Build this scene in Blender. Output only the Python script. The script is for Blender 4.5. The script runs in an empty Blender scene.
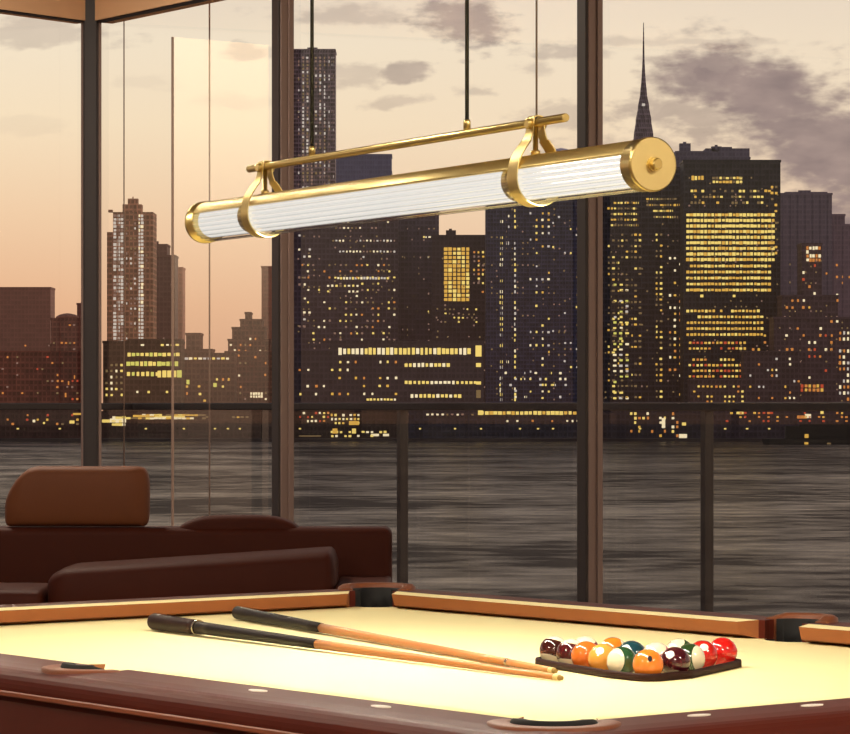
import bpy, bmesh, math, random
from math import sin, cos, pi, radians, atan2, sqrt, floor
from mathutils import Vector, Matrix

random.seed(7)
scn = bpy.context.scene
COL = scn.collection
F = 3000.0          # focal length in pixels of an 850 px wide frame
CZ = 1.283          # eye height
HY = 406.0          # image row of the horizon
CXP = 425.0

def P(px, py, d):
    """point at distance d seen in the direction of a pixel"""
    return Vector(((px - CXP) / F * d, d, CZ + (HY - py) / F * d))

def onz(px, py, z):
    d = (CZ - z) * F / (py - HY)
    return Vector(((px - CXP) / F * d, d, z))

def lin(r, g, b):
    f = lambda c: (c / 255 / 12.92) if c / 255 <= 0.04045 else ((c / 255 + 0.055) / 1.055) ** 2.4
    return (f(r), f(g), f(b), 1.0)

# ------------------------------------------------------------------ materials
def new_mat(name):
    m = bpy.data.materials.new(name)
    m.use_nodes = True
    nt = m.node_tree
    nt.nodes.clear()
    return m, nt, nt.nodes.new('ShaderNodeOutputMaterial')

def pbr(name, col, rough=0.5, metal=0.0, var=0.0, vscale=8.0, bump=0.0, bscale=60.0, coat=0.0, stretch=None, col2=None, spec=0.5, aniso=0.0):
    m, nt, out = new_mat(name)
    b = nt.nodes.new('ShaderNodeBsdfPrincipled')
    b.inputs['Base Color'].default_value = col
    b.inputs['Roughness'].default_value = rough
    b.inputs['Metallic'].default_value = metal
    b.inputs['Specular IOR Level'].default_value = spec
    b.inputs['Coat Weight'].default_value = coat
    b.inputs['Coat Roughness'].default_value = 0.12
    nt.links.new(b.outputs[0], out.inputs[0])
    tc = nt.nodes.new('ShaderNodeTexCoord')
    mp = nt.nodes.new('ShaderNodeMapping')
    if stretch: mp.inputs['Scale'].default_value = stretch
    nt.links.new(tc.outputs['Object'], mp.inputs['Vector'])
    if var or col2:
        n = nt.nodes.new('ShaderNodeTexNoise')
        n.inputs['Scale'].default_value = vscale
        n.inputs['Detail'].default_value = 5
        nt.links.new(mp.outputs[0], n.inputs['Vector'])
        mix = nt.nodes.new('ShaderNodeMix'); mix.data_type = 'RGBA'
        c2 = col2 or tuple(max(0, c * (1 - var)) for c in col[:3]) + (1,)
        c1 = col if col2 else tuple(min(1, c * (1 + var)) for c in col[:3]) + (1,)
        mix.inputs['A'].default_value = c1
        mix.inputs['B'].default_value = c2
        nt.links.new(n.outputs['Fac'], mix.inputs['Factor'])
        nt.links.new(mix.outputs['Result'], b.inputs['Base Color'])
    if bump:
        n2 = nt.nodes.new('ShaderNodeTexNoise')
        n2.inputs['Scale'].default_value = bscale
        n2.inputs['Detail'].default_value = 4
        nt.links.new(mp.outputs[0], n2.inputs['Vector'])
        bp = nt.nodes.new('ShaderNodeBump')
        bp.inputs['Strength'].default_value = bump
        bp.inputs['Distance'].default_value = 0.002
        nt.links.new(n2.outputs['Fac'], bp.inputs['Height'])
        nt.links.new(bp.outputs[0], b.inputs['Normal'])
    return m

def emit(name, col, s):
    m, nt, out = new_mat(name)
    e = nt.nodes.new('ShaderNodeEmission')
    e.inputs[0].default_value = col
    e.inputs[1].default_value = s
    nt.links.new(e.outputs[0], out.inputs[0])
    return m

def glass(name, tint, ior, rough=0.0, k=1.0):
    m, nt, out = new_mat(name)
    t = nt.nodes.new('ShaderNodeBsdfTransparent'); t.inputs[0].default_value = tint
    g = nt.nodes.new('ShaderNodeBsdfGlossy'); g.inputs['Roughness'].default_value = rough
    fr = nt.nodes.new('ShaderNodeFresnel'); fr.inputs[0].default_value = ior
    mu = nt.nodes.new('ShaderNodeMath'); mu.operation = 'MULTIPLY'; mu.use_clamp = True; mu.inputs[1].default_value = k
    ge = nt.nodes.new('ShaderNodeNewGeometry')
    fb = nt.nodes.new('ShaderNodeMath'); fb.operation = 'SUBTRACT'; fb.inputs[0].default_value = 1.0; nt.links.new(ge.outputs['Backfacing'], fb.inputs[1])
    ff = nt.nodes.new('ShaderNodeMath'); ff.operation = 'MULTIPLY'; nt.links.new(fr.outputs[0], ff.inputs[0]); nt.links.new(fb.outputs[0], ff.inputs[1])
    nt.links.new(ff.outputs[0], mu.inputs[0])
    mx = nt.nodes.new('ShaderNodeMixShader')
    nt.links.new(mu.outputs[0], mx.inputs[0])
    nt.links.new(t.outputs[0], mx.inputs[1]); nt.links.new(g.outputs[0], mx.inputs[2])
    nt.links.new(mx.outputs[0], out.inputs[0])
    return m

M = {}
M['brass'] = pbr('satin_brass', lin(246, 224, 156), 0.42, 1.0, bump=0.06, bscale=40, stretch=(2, 60, 60))
M['brass_bright'] = pbr('polished_brass', lin(246, 222, 148), 0.28, 1.0)
M['brass_dark'] = pbr('brass_joint', lin(120, 90, 40), 0.35, 1.0)
M['rod_black'] = pbr('black_rod', lin(48, 48, 46), 0.4, 0.3)
M['cord'] = pbr('clear_cord', lin(150, 132, 112), 0.5)
M['led'] = emit('led_light', (1.0, 0.965, 0.90, 1), 1.12)
M['ribbed_glass'] = glass('ribbed_glass', (0.97, 0.97, 0.96, 1), 2.1, 0.05, 1.5)
M['pane'] = glass('window_glass', (0.985, 0.98, 0.975, 1), 1.42, 0.0)
M['screen_glass'] = glass('screen_glass', (0.99, 0.985, 0.98, 1), 1.9, 0.0)
M['rail_glass'] = glass('balustrade_glass', (0.965, 0.965, 0.97, 1), 1.35, 0.0)
M['frame_dark'] = pbr('dark_bronze_frame', lin(50, 42, 43), 0.55, 0.1, var=0.12, vscale=3)
M['trim_and_lit_side'] = pbr('bronze_bead_and_lit_side', lin(142, 120, 114), 0.5, 0.1)
M['header'] = pbr('tan_plaster', lin(242, 200, 158), 0.8, var=0.05, vscale=2)
M['plaster'] = pbr('warm_plaster', lin(216, 202, 182), 0.85, var=0.05, vscale=2)
M['floor'] = pbr('dark_oak_floor', lin(66, 46, 36), 0.4, var=0.25, vscale=3, stretch=(1, 10, 1))
M['concrete'] = pbr('balcony_concrete', lin(90, 84, 80), 0.8, var=0.1)
M['rail_metal'] = pbr('railing_metal', lin(44, 36, 39), 0.5, 0.2)
M['pole_metal'] = pbr('grey_pole_metal', lin(168, 142, 130), 0.5, 0.2)
M['cloth'] = pbr('cream_baize', lin(246, 233, 178), 0.95, var=0.02, vscale=6, bump=0.15, bscale=900, spec=0.1)
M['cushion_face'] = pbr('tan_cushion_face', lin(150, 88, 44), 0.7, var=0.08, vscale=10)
M['wood'] = pbr('mahogany', lin(84, 34, 25), 0.45, var=0.15, vscale=5, spec=0.1)
M['lip_highlight'] = pbr('rail_lip_highlight', lin(140, 76, 50), 0.5, var=0.15, vscale=5)  # lighter tone paints the highlight on the rail's lower lip
M['wood_red'] = pbr('red_mahogany', lin(84, 27, 16), 0.4, var=0.2, vscale=6, stretch=(1, 9, 9), coat=0.2)
M['leather_pocket'] = pbr('brown_pocket_leather', lin(120, 66, 38), 0.5, bump=0.3, bscale=300)
M['black'] = pbr('black_lining', lin(14, 11, 11), 0.8)
M['pearl'] = pbr('pearl_inlay', lin(245, 238, 225), 0.3)
M['sofa'] = pbr('dark_brown_leather', lin(70, 29, 18), 0.62, var=0.12, vscale=5, bump=0.25, bscale=220, spec=0.15)
M['sofa_light'] = pbr('chestnut_leather', lin(114, 65, 37), 0.6, var=0.12, vscale=5, bump=0.25, bscale=220, spec=0.3)
M['cue_black'] = pbr('cue_black', lin(26, 18, 18), 0.5, spec=0.25)
M['cue_brown'] = pbr('cue_dark_brown', lin(42, 23, 20), 0.5, spec=0.25)
M['cue_wood'] = pbr('cue_maple', lin(212, 156, 88), 0.4, coat=0.3, col2=lin(176, 90, 40), vscale=3, stretch=(1, 12, 12))
M['cue_ferrule'] = pbr('cue_ferrule', lin(222, 196, 130), 0.4)
M['cue_tip'] = pbr('cue_tip', lin(150, 120, 60), 0.8)
M['steel'] = pbr('joint_steel', lin(190, 180, 165), 0.25, 1.0)
M['rack'] = pbr('dark_rack_wood', lin(44, 18, 14), 0.6, var=0.15, spec=0.2)

# ------------------------------------------------------------------ mesh helpers
class MB:
    def __init__(s):
        s.bm = bmesh.new(); s.mats = []
    def mi(s, m):
        if m not in s.mats: s.mats.append(m)
        return s.mats.index(m)
    def faces(s, vs, fs, m, smooth=False):
        i = s.mi(m)
        bv = [s.bm.verts.new(v) for v in vs]
        for f in fs:
            try:
                q = s.bm.faces.new([bv[k] for k in f]); q.material_index = i; q.smooth = smooth
            except ValueError:
                pass
        return bv
    def box(s, lo, hi, m, mat=None):
        x0, y0, z0 = lo; x1, y1, z1 = hi
        vs = [Vector(v) for v in ((x0, y0, z0), (x1, y0, z0), (x1, y1, z0), (x0, y1, z0), (x0, y0, z1), (x1, y0, z1), (x1, y1, z1), (x0, y1, z1))]
        if mat: vs = [mat @ v for v in vs]
        s.faces(vs, [(0, 3, 2, 1), (4, 5, 6, 7), (0, 1, 5, 4), (1, 2, 6, 5), (2, 3, 7, 6), (3, 0, 4, 7)], m)
    def loft(s, rings, m, smooth=True, cap=True, closed=True):
        n = len(rings[0]); vs = [v for r in rings for v in r]; fs = []
        for k in range(len(rings) - 1):
            for j in range(n if closed else n - 1):
                a = k * n + j; b = k * n + (j + 1) % n
                fs.append((a, b, b + n, a + n))
        bv = s.faces(vs, fs, m, smooth)
        if cap:
            i = s.mi(m)
            for ring in (bv[:n][::-1], bv[-n:]):
                try:
                    q = s.bm.faces.new(ring); q.material_index = i
                except ValueError:
                    pass
    def tube(s, pts, radii, m, n=16, smooth=True, cap=True):
        pts = [Vector(p) for p in pts]; rings = []
        if not isinstance(radii, (list, tuple)): radii = [radii] * len(pts)
        for k, p in enumerate(pts):
            t = (pts[min(k + 1, len(pts) - 1)] - pts[max(k - 1, 0)]).normalized()
            a = t.cross(Vector((0, 0, 1)))
            if a.length < 1e-4: a = t.cross(Vector((0, 1, 0)))
            a.normalize(); b = a.cross(t)
            rings.append([p + (a * cos(2 * pi * j / n) + b * sin(2 * pi * j / n)) * radii[k] for j in range(n)])
        s.loft(rings, m, smooth, cap)
    def prism(s, poly, z0, z1, m, mside=None):
        n = len(poly)
        lo = [Vector((p[0], p[1], z0)) for p in poly]; hi = [Vector((p[0], p[1], z1)) for p in poly]
        bv = s.faces(lo + hi, [], m)
        i = s.mi(m); j = s.mi(mside or m)
        for k in range(n):
            q = s.bm.faces.new((bv[k], bv[(k + 1) % n], bv[n + (k + 1) % n], bv[n + k])); q.material_index = j
        q = s.bm.faces.new(bv[:n][::-1]); q.material_index = i
        q = s.bm.faces.new(bv[n:]); q.material_index = i
    def build(s, name, parent=None, loc=None, bevel=0.0, seg=2, normals=True, weld=False):
        if weld: bmesh.ops.remove_doubles(s.bm, verts=s.bm.verts, dist=1e-5)
        if normals: bmesh.ops.recalc_face_normals(s.bm, faces=s.bm.faces)
        me = bpy.data.meshes.new(name); s.bm.to_mesh(me); s.bm.free()
        for m in s.mats: me.materials.append(m)
        o = bpy.data.objects.new(name, me); COL.objects.link(o)
        if parent: o.parent = parent
        if loc is not None: o.location = loc
        if bevel:
            b = o.modifiers.new('b', 'BEVEL'); b.width = bevel; b.segments = seg; b.limit_method = 'ANGLE'; b.angle_limit = radians(40)
            b.harden_normals = False
        return o

def empty(name, loc=(0, 0, 0), rz=0.0):
    o = bpy.data.objects.new(name, None); COL.objects.link(o)
    o.location = loc; o.rotation_euler = (0, 0, rz); o.empty_display_size = 0.1
    return o

def tag(o, label, cat, group=None, kind=None):
    o['label'] = label; o['category'] = cat
    if group: o['group'] = group
    if kind: o['kind'] = kind
    return o

def struct(o, label=None):
    o['kind'] = 'structure'
    if label: o['label'] = label
    return o

def ring(c, ax, r, n=32, sq=1.0):
    a = Vector((0, 0, 1)) if abs(ax.z) < 0.9 else Vector((1, 0, 0))
    u = ax.cross(a).normalized(); v = u.cross(ax).normalized()
    return [c + (u * cos(2 * pi * k / n) + v * sin(2 * pi * k / n) * sq) * r for k in range(n)]

# ------------------------------------------------------------------ camera
cam_d = bpy.data.cameras.new('camera'); cam = bpy.data.objects.new('camera', cam_d); COL.objects.link(cam)
cam.location = (0, 0, CZ); cam.rotation_euler = (pi / 2, 0, 0)
cam_d.sensor_fit = 'HORIZONTAL'; cam_d.sensor_width = 36; cam_d.lens = F / 850 * 36
cam_d.shift_y = (HY - 367) / 850
cam_d.clip_start = 0.1; cam_d.clip_end = 40000
scn.camera = cam

# ------------------------------------------------------------------ sky
w = bpy.data.worlds.new('dusk_sky'); scn.world = w; w.use_nodes = True
nt = w.node_tree; nt.nodes.clear(); L = nt.links
def nd(t, **kw):
    n = nt.nodes.new(t)
    for k, v in kw.items(): setattr(n, k, v)
    return n
def mth(op, a, b=None, c=None):
    n = nd('ShaderNodeMath', operation=op)
    for i, x in enumerate((a, b, c)):
        if x is None: continue
        if isinstance(x, (int, float)): n.inputs[i].default_value = x
        else: L.new(x, n.inputs[i])
    return n.outputs[0]
def mixc(fac, a, b):
    n = nd('ShaderNodeMix'); n.data_type = 'RGBA'
    for key, x in (('Factor', fac), ('A', a), ('B', b)):
        if isinstance(x, (int, float)): n.inputs[key].default_value = x
        elif isinstance(x, tuple): n.inputs[key].default_value = x
        else: L.new(x, n.inputs[key])
    return n.outputs['Result']
tc = nd('ShaderNodeTexCoord')
nrm = nd('ShaderNodeVectorMath', operation='NORMALIZE'); L.new(tc.outputs['Generated'], nrm.inputs[0])
sp = nd('ShaderNodeSeparateXYZ'); L.new(nrm.outputs[0], sp.inputs[0])
az = mth('ARCTAN2', sp.outputs[0], sp.outputs[1])        # 0 = north across the river, + to the east
el = mth('ARCSINE', sp.outputs[2])
AZ = mth('MULTIPLY', az, 3.0); EL = mth('MULTIPLY', el, 3.0)      # milliradians * 3 / 1000
ramp = nd('ShaderNodeValToRGB')
cr = ramp.color_ramp
stops = [(0.0, (204, 152, 118)), (0.04, (209, 157, 122)), (0.10, (221, 173, 135)), (0.19, (230, 196, 160)), (0.28, (235, 214, 182)), (0.36, (232, 217, 192)), (0.42, (222, 208, 190)), (0.7, (176, 166, 160)), (1.0, (140, 136, 142))]
while len(cr.elements) < len(stops): cr.elements.new(0.5)
for e, (p, c) in zip(cr.elements, stops): e.position = p; e.color = lin(*c)
L.new(EL, ramp.inputs[0])
# the west (left) a little more orange, the right a little greyer
leftness = nd('ShaderNodeMapRange'); leftness.inputs[1].default_value = 0.35; leftness.inputs[2].default_value = -0.45
L.new(AZ, leftness.inputs[0])
grey = mixc(0.35, ramp.outputs[0], lin(224, 205, 184))
base = mixc(leftness.outputs[0], grey, ramp.outputs[0])
# clouds
vec = nd('ShaderNodeCombineXYZ'); L.new(AZ, vec.inputs[0]); L.new(EL, vec.inputs[1])
mpv = nd('ShaderNodeMapping'); mpv.inputs['Scale'].default_value = (9, 20, 1); L.new(vec.outputs[0], mpv.inputs[0])
n1 = nd('ShaderNodeTexNoise'); n1.inputs['Scale'].default_value = 1.3; n1.inputs['Detail'].default_value = 6; n1.inputs['Roughness'].default_value = 0.55
L.new(mpv.outputs[0], n1.inputs['Vector'])
n3 = nd('ShaderNodeTexNoise'); n3.inputs['Scale'].default_value = 5.0; n3.inputs['Detail'].default_value = 5
L.new(mpv.outputs[0], n3.inputs['Vector'])
wob = mth('ADD', mth('MULTIPLY', mth('SUBTRACT', n1.outputs['Fac'], 0.5), 2.6), mth('MULTIPLY', mth('SUBTRACT', n3.outputs['Fac'], 0.5), 1.8))
def cloud(px, py, rx, ry, op, tilt=0.0):
    big = 0.75 if ry > 30 else 1.15
    cx = (px - CXP) / 1000; cy = (HY - py) / 1000; rx /= 1000; ry /= 1000
    dx = mth('SUBTRACT', AZ, cx); dy = mth('SUBTRACT', EL, cy)
    if tilt: dy = mth('ADD', dy, mth('MULTIPLY', dx, tilt))
    d = mth('SQRT', mth('ADD', mth('POWER', mth('ABSOLUTE', mth('MULTIPLY', dx, 1 / rx)), 2.0), mth('POWER', mth('ABSOLUTE', mth('MULTIPLY', dy, 1 / ry)), 2.0)))
    d = mth('ADD', d, mth('MULTIPLY', wob, big))
    mr = nd('ShaderNodeMapRange', interpolation_type='SMOOTHSTEP')
    mr.inputs[1].default_value = 1.45; mr.inputs[2].default_value = 0.45; mr.inputs[3].default_value = 0; mr.inputs[4].default_value = op
    L.new(d, mr.inputs[0]); return mr.outputs[0]
specs = [(715, 82, 58, 38, 0.9, 0.1), (762, 106, 88, 46, 0.95, 0.3), (838, 168, 70, 74, 0.95, 0.3), (700, 118, 70, 26, 0.6, 0), (668, 112, 60, 14, 0.55, 0), (690, 45, 100, 5, 0.3, 0.02),
         (462, 24, 44, 24, 0.75, 0.1), (335, 18, 60, 10, 0.4, 0), (408, 73, 24, 8, 0.6, -0.2), (398, 103, 30, 5, 0.35, -0.1), (475, 92, 20, 7, 0.35, 0), (350, 76, 26, 12, 0.35, 0),
         (560, 55, 44, 7, 0.45, 0), (535, 70, 18, 8, 0.3, 0), (565, 118, 40, 10, 0.35, 0), (40, 38, 60, 12, 0.35, 0), (245, 55, 26, 9, 0.4, 0), (140, 85, 30, 8, 0.1, 0), (22, 130, 40, 8, 0.1, 0), (240, 105, 40, 7, 0.15, 0),
         (640, 150, 70, 12, 0.4, 0), (920, 120, 60, 40, 0.7, 0), (-80, 60, 60, 14, 0.4, 0)]
tot = None
for s_ in specs:
    c_ = cloud(*s_); tot = c_ if tot is None else mth('MAXIMUM', tot, c_)
n2 = nd('ShaderNodeTexNoise'); n2.inputs['Scale'].default_value = 2.6; n2.inputs['Detail'].default_value = 5; L.new(mpv.outputs[0], n2.inputs['Vector'])
ccol = mixc(n2.outputs['Fac'], lin(104, 90, 95), lin(172, 150, 142))
sky = mixc(tot, base, ccol)
# the half of the sky behind the house is dimmer; an unseen glow is added at the right to brighten the glass divider
ca = mth('COSINE', az)
dim = nd('ShaderNodeMapRange'); dim.inputs[1].default_value = -0.6; dim.inputs[2].default_value = 0.8; dim.inputs[3].default_value = 0.40; dim.inputs[4].default_value = 1.0
L.new(ca, dim.inputs[0])
da = mth('SUBTRACT', az, radians(113))
glow = mth('EXPONENT', mth('MULTIPLY', mth('POWER', mth('ABSOLUTE', mth('MULTIPLY', da, 1 / radians(16))), 2.0), -1.0))
gel = mth('EXPONENT', mth('MULTIPLY', mth('POWER', mth('ABSOLUTE', mth('MULTIPLY', mth('SUBTRACT', el, radians(9)), 1 / radians(5.5))), 2.0), -1.0))
gl = mth('MULTIPLY', glow, gel)
st = mth('ADD', dim.outputs[0], mth('MULTIPLY', gl, 4.5))
sky = mixc(gl, sky, lin(255, 214, 160))
bg = nd('ShaderNodeBackground'); L.new(sky, bg.inputs[0]); L.new(mth('MULTIPLY', st, 1.17), bg.inputs[1])
wo = nd('ShaderNodeOutputWorld'); L.new(bg.outputs[0], wo.inputs[0])

# ------------------------------------------------------------------ room shell
C = Vector((-1.998, 18.0, 0))
U1 = Vector((0.5835, -0.8121, 0))       # along the right window wall, from the corner towards us
N1 = Vector((0.8121, 0.5835, 0))        # its outward normal
U2 = Vector((-0.643, -0.766, 0))        # along the left window wall
N2 = Vector((-0.766, 0.643, 0))         # outward
HEAD = 3.587; CEIL = 4.3
def on_wall(px, c=C, u=U1):
    a = (px - CXP) / F
    return (a * c.y - c.x) / (u.x - a * u.y)
def Mw(c, u, n):     # local frame: x along wall, y outward, z up
    return Matrix(((u.x, n.x, 0, c.x), (u.y, n.y, 0, c.y), (0, 0, 1, 0), (0, 0, 0, 1)))
W1 = Mw(C, U1, N1); W2 = Mw(C, U2, N2)
T1 = on_wall(284.5); T2 = on_wall(591.5); PITCH = T2 - T1
mull1 = [T1, T2, T2 + PITCH, T2 + 2 * PITCH, T2 + 3 * PITCH, 16.2]
E1 = C + U1 * 16.2; E2 = C + U2 * 12.0
BACK = -3.0
room = [C, E1, Vector((E1.x, BACK, 0)), Vector((E2.x, BACK, 0)), E2]
mb = MB(); mb.prism([(p.x, p.y) for p in room], -0.15, 0.0, M['floor']); struct(mb.build('floor'), 'dark timber floor of the room')
mb = MB(); mb.prism([(p.x, p.y) for p in room], CEIL, CEIL + 0.15, M['plaster']); struct(mb.build('ceiling'), 'tan ceiling above the window heads')
mb = MB(); mb.box((E2.x - 0.15, BACK - 0.15, 0), (E1.x + 0.15, BACK, CEIL), M['plaster']); struct(mb.build('wall_back'))
mb = MB(); mb.box((E1.x, BACK, 0), (E1.x + 0.15, E1.y, CEIL), M['plaster']); struct(mb.build('wall_right'))
mb = MB(); mb.box((E2.x - 0.15, BACK, 0), (E2.x, E2.y, CEIL), M['plaster']); struct(mb.build('wall_left'))
# fascias over the glass
mb = MB(); mb.box((0, -0.02, HEAD), (16.2, 0.14, CEIL), M['header'], W1); struct(mb.build('wall_window_right'), 'tan fascia above the long right window wall')
mb = MB(); mb.box((0, -0.02, HEAD), (12.0, 0.14, CEIL), M['header'], W2); struct(mb.build('wall_window_left'), 'tan fascia above the left window wall')
# mullions
def mullion(k, mat, t, wd, dp, label):
    mb = MB()
    mb.box((t - wd / 2, -dp, 0), (t + wd / 2, 0.03, CEIL), M['frame_dark'], mat)
    mb.box((t + wd / 2 - 0.004, -dp + 0.014, 0), (t + wd / 2 + 0.004, 0.02, HEAD), M['trim_and_lit_side'], mat)  # lighter right side face, its sky light put into the colour
    struct(mb.build('trim_%d' % k, bevel=0.004), label)
mb = MB(); mb.prism([(C.x - 0.046, C.y - 0.07), (C.x + 0.042, C.y - 0.07), (C.x + 0.048, C.y + 0.0), (C.x + 0.0, C.y + 0.05), (C.x - 0.05, C.y + 0.0)], 0, CEIL, M['frame_dark'])
struct(mb.build('trim_1', bevel=0.01), 'dark corner post where the two window walls meet')
labs = ['dark window post behind the far end of the brass lamp', 'dark window post behind the near end of the brass lamp', None, None, None, None]
for i, t in enumerate(mull1): mullion(2 + i, W1, t, 0.068, 0.062, labs[i])
mull2 = [3.2, 6.2, 9.2, 12.0]
for i, t in enumerate(mull2): mullion(10 + i, W2, t, 0.068, 0.062, None)
# windows: each an Empty with frame and pane
def window(k, mat, t0, t1, label):
    o = empty('window_%d' % k); struct(o, label)
    mb = MB(); mb.box((t0, 0.012, 0.02), (t1, 0.024, HEAD), M['pane'], mat); mb.build('pane', o)
    mb = MB()
    mb.box((t0, -0.01, HEAD - 0.006), (t1, 0.05, HEAD + 0.012), M['frame_dark'], mat)
    mb.box((t0, -0.01, 0.0), (t1, 0.05, 0.05), M['frame_dark'], mat)
    mb.box((t0, 0.0, 0.05), (t0 + 0.012, 0.03, HEAD), M['trim_and_lit_side'], mat)
    mb.box((t1 - 0.012, 0.0, 0.05), (t1, 0.03, HEAD), M['trim_and_lit_side'], mat)
    mb.build('frame', o)
window(1, W2, 0.05, mull2[0] - 0.035, 'tall fixed window left of the dark corner post')
prev = 0.05
wl = ['tall window between the corner post and the next dark post', 'tall window behind the brass lamp', 'tall window at the right behind the rack of balls', None, None, None]
for i, t in enumerate(mull1):
    window(2 + i, W1, prev, t - 0.035, wl[i]); prev = t + 0.035
prev = mull2[0] + 0.035
for i, t in enumerate(mull2[1:]):
    window(12 + i, W2, prev, t - 0.035, None); prev = t + 0.035
# balcony
mb = MB(); a = C - N1 * 0 + N2 * 0
off = 1.35
corner_out = Vector((-2.0, 18.0 + off / 0.79, 0))
def bal(o_):
    # outer offset polyline of both walls
    k = o_
    p0 = C + U2 * 12.2 + N2 * k; p2 = C + U1 * 16.4 + N1 * k
    # intersection of the two offset lines
    q1 = C + N1 * k; q2 = C + N2 * k
    det = U1.x * (-U2.y) - U1.y * (-U2.x)
    dx, dy = q2.x - q1.x, q2.y - q1.y
    s = (dx * (-U2.y) - dy * (-U2.x)) / det
    return p0, q1 + U1 * s, p2
o0, o1, o2 = bal(off)
i0, i1, i2 = bal(0.08)
mb.prism([(p.x, p.y) for p in (i0, i1, i2, o2, o1, o0)], -0.2, -0.02, M['concrete'])
struct(mb.build('floor_balcony'), 'concrete balcony slab outside the windows')
r0, r1, r2 = bal(1.2)
RZ0, RZ1 = 1.258, 1.302
def railing(pts_t, A, B, label, posts, n):
    o = tag(empty('balcony_railing', A), label, 'railing')
    u = (B - A).normalized(); nn = Vector((-u.y, u.x, 0)); ln = (B - A).length
    mt = Matrix(((u.x, nn.x, 0, 0), (u.y, nn.y, 0, 0), (0, 0, 1, 0), (0, 0, 0, 1)))
    mb = MB(); mb.box((0, -0.035, RZ0), (ln, 0.035, RZ1), M['rail_metal'], mt); mb.build('top_rail', o, bevel=0.006)
    for t in posts:
        mb = MB(); mb.box((t - 0.018, -0.028, -0.02), (t + 0.018, 0.028, RZ0), M['rail_metal'], mt)
        mb.box((t - 0.05, -0.06, -0.02), (t + 0.05, 0.06, 0.0), M['rail_metal'], mt); mb.build('post', o)
    ps = [0.0] + list(posts) + [ln]
    for a_, b_ in zip(ps[:-1], ps[1:]):
        if b_ - a_ > 0.2:
            mb = MB(); mb.box((a_ + 0.04, -0.006, 0.08), (b_ - 0.04, 0.006, RZ0 - 0.01), M['rail_glass'], mt); mb.build('glass_panel', o)
def px_on(A, u, px): return on_wall(px, A, u)
ta = px_on(r1, U1, 402.5); tb = px_on(r1, U1, 707); dpt = tb - ta
railing(None, r1, r2, 'dark balcony railing running outside the long right window wall', [ta, tb] + [tb + dpt * k for k in (1, 2, 3, 4)], 0)
railing(None, r1 + (r0 - r1).normalized() * 0.06, r0, 'dark balcony railing outside the short left window', [3.6, 6.4, 9.2], 0)
# poles and glass divider on the balcony
tdiv = on_wall(172.5)
D0 = C + U1 * on_wall(172.5, C + N1 * 0.12, U1) + N1 * 0.12
o = tag(empty('balcony_divider', D0), 'tall clear glass divider standing on the balcony beside a thin pole', 'screen')
ztop = CZ + (HY - 37) / F * D0.y
mtd = Matrix(((N1.x, -U1.x, 0, 0), (N1.y, -U1.y, 0, 0), (0, 0, 1, 0), (0, 0, 0, 1)))
mb = MB(); mb.box((0.006, -0.005, 0.03), (0.66, 0.005, ztop), M['screen_glass'], mtd); mb.build('glass_panel', o)
mb = MB(); mb.box((-0.005, -0.006, -0.02), (0.006, 0.006, ztop), M['pole_metal'], mtd); mb.build('edge_post', o)
for px, lab, r_ in ((209.5, 'slim grey pole outside, seen through the glass divider', 0.005), (124, 'slim grey pole outside next to the dark corner post', 0.004)):
    t = on_wall(px, C + N1 * 0.5, U1); p = C + N1 * 0.5 + U1 * t
    mb = MB(); mb.tube([(0, 0, -0.02), (0, 0, 4.6)], r_, M['pole_metal'], 10); mb.tube([(0, 0, -0.02), (0, 0, 0.0)], 0.04, M['pole_metal'], 12)
    tag(mb.build('balcony_pole', loc=p), lab, 'pole')

# ------------------------------------------------------------------ pool table
BED = 0.78; RT = 0.82
TA, TB = 1.345, 0.8675
TH = radians(38.4)
tux = Vector((sin(TH), -cos(TH), 0))
table = tag(empty('pool_table', (0.033, 5.967, 0), atan2(tux.y, tux.x)), 'dark mahogany pool table with cream cloth under the brass lamp', 'pool table')
# local x: long axis towards the near right corner; y: short axis towards far right
def boolean_cut(obj, cutters):
    for c in cutters:
        m = obj.modifiers.new('c', 'BOOLEAN'); m.operation = 'DIFFERENCE'; m.object = c; m.solver = 'EXACT'
    dg = bpy.context.evaluated_depsgraph_get()
    me = bpy.data.meshes.new_from_object(obj.evaluated_get(dg))
    obj.modifiers.clear(); obj.data = me
pock = []
for sx in (-1, 1):
    for sy in (-1, 1): pock.append((sx * (TA + 0.005), sy * (TB + 0.005), 0.072, 'c', sx, sy))
SX = {-1: 0.145, 1: 0.09}
for sy in (-1, 1): pock.append((SX[sy], sy * (TB + 0.035), 0.066, 's', 0, sy))
cutters = []
for (x, y, r, kd, sx, sy) in pock:
    mb = MB(); mb.prism([(x + r * cos(2 * pi * k / 40), y + r * sin(2 * pi * k / 40)) for k in range(40)], 0.4, 1.2, M['black'])
    cutters.append(mb.build('cut', table))
bpy.context.view_layer.update()
mb = MB(); mb.box((-TA - 0.01, -TB - 0.01, BED - 0.03), (TA + 0.01, TB + 0.01, BED), M['cloth']); bed = mb.build('bed_cloth', table); bpy.context.view_layer.update(); boolean_cut(bed, cutters)
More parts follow.
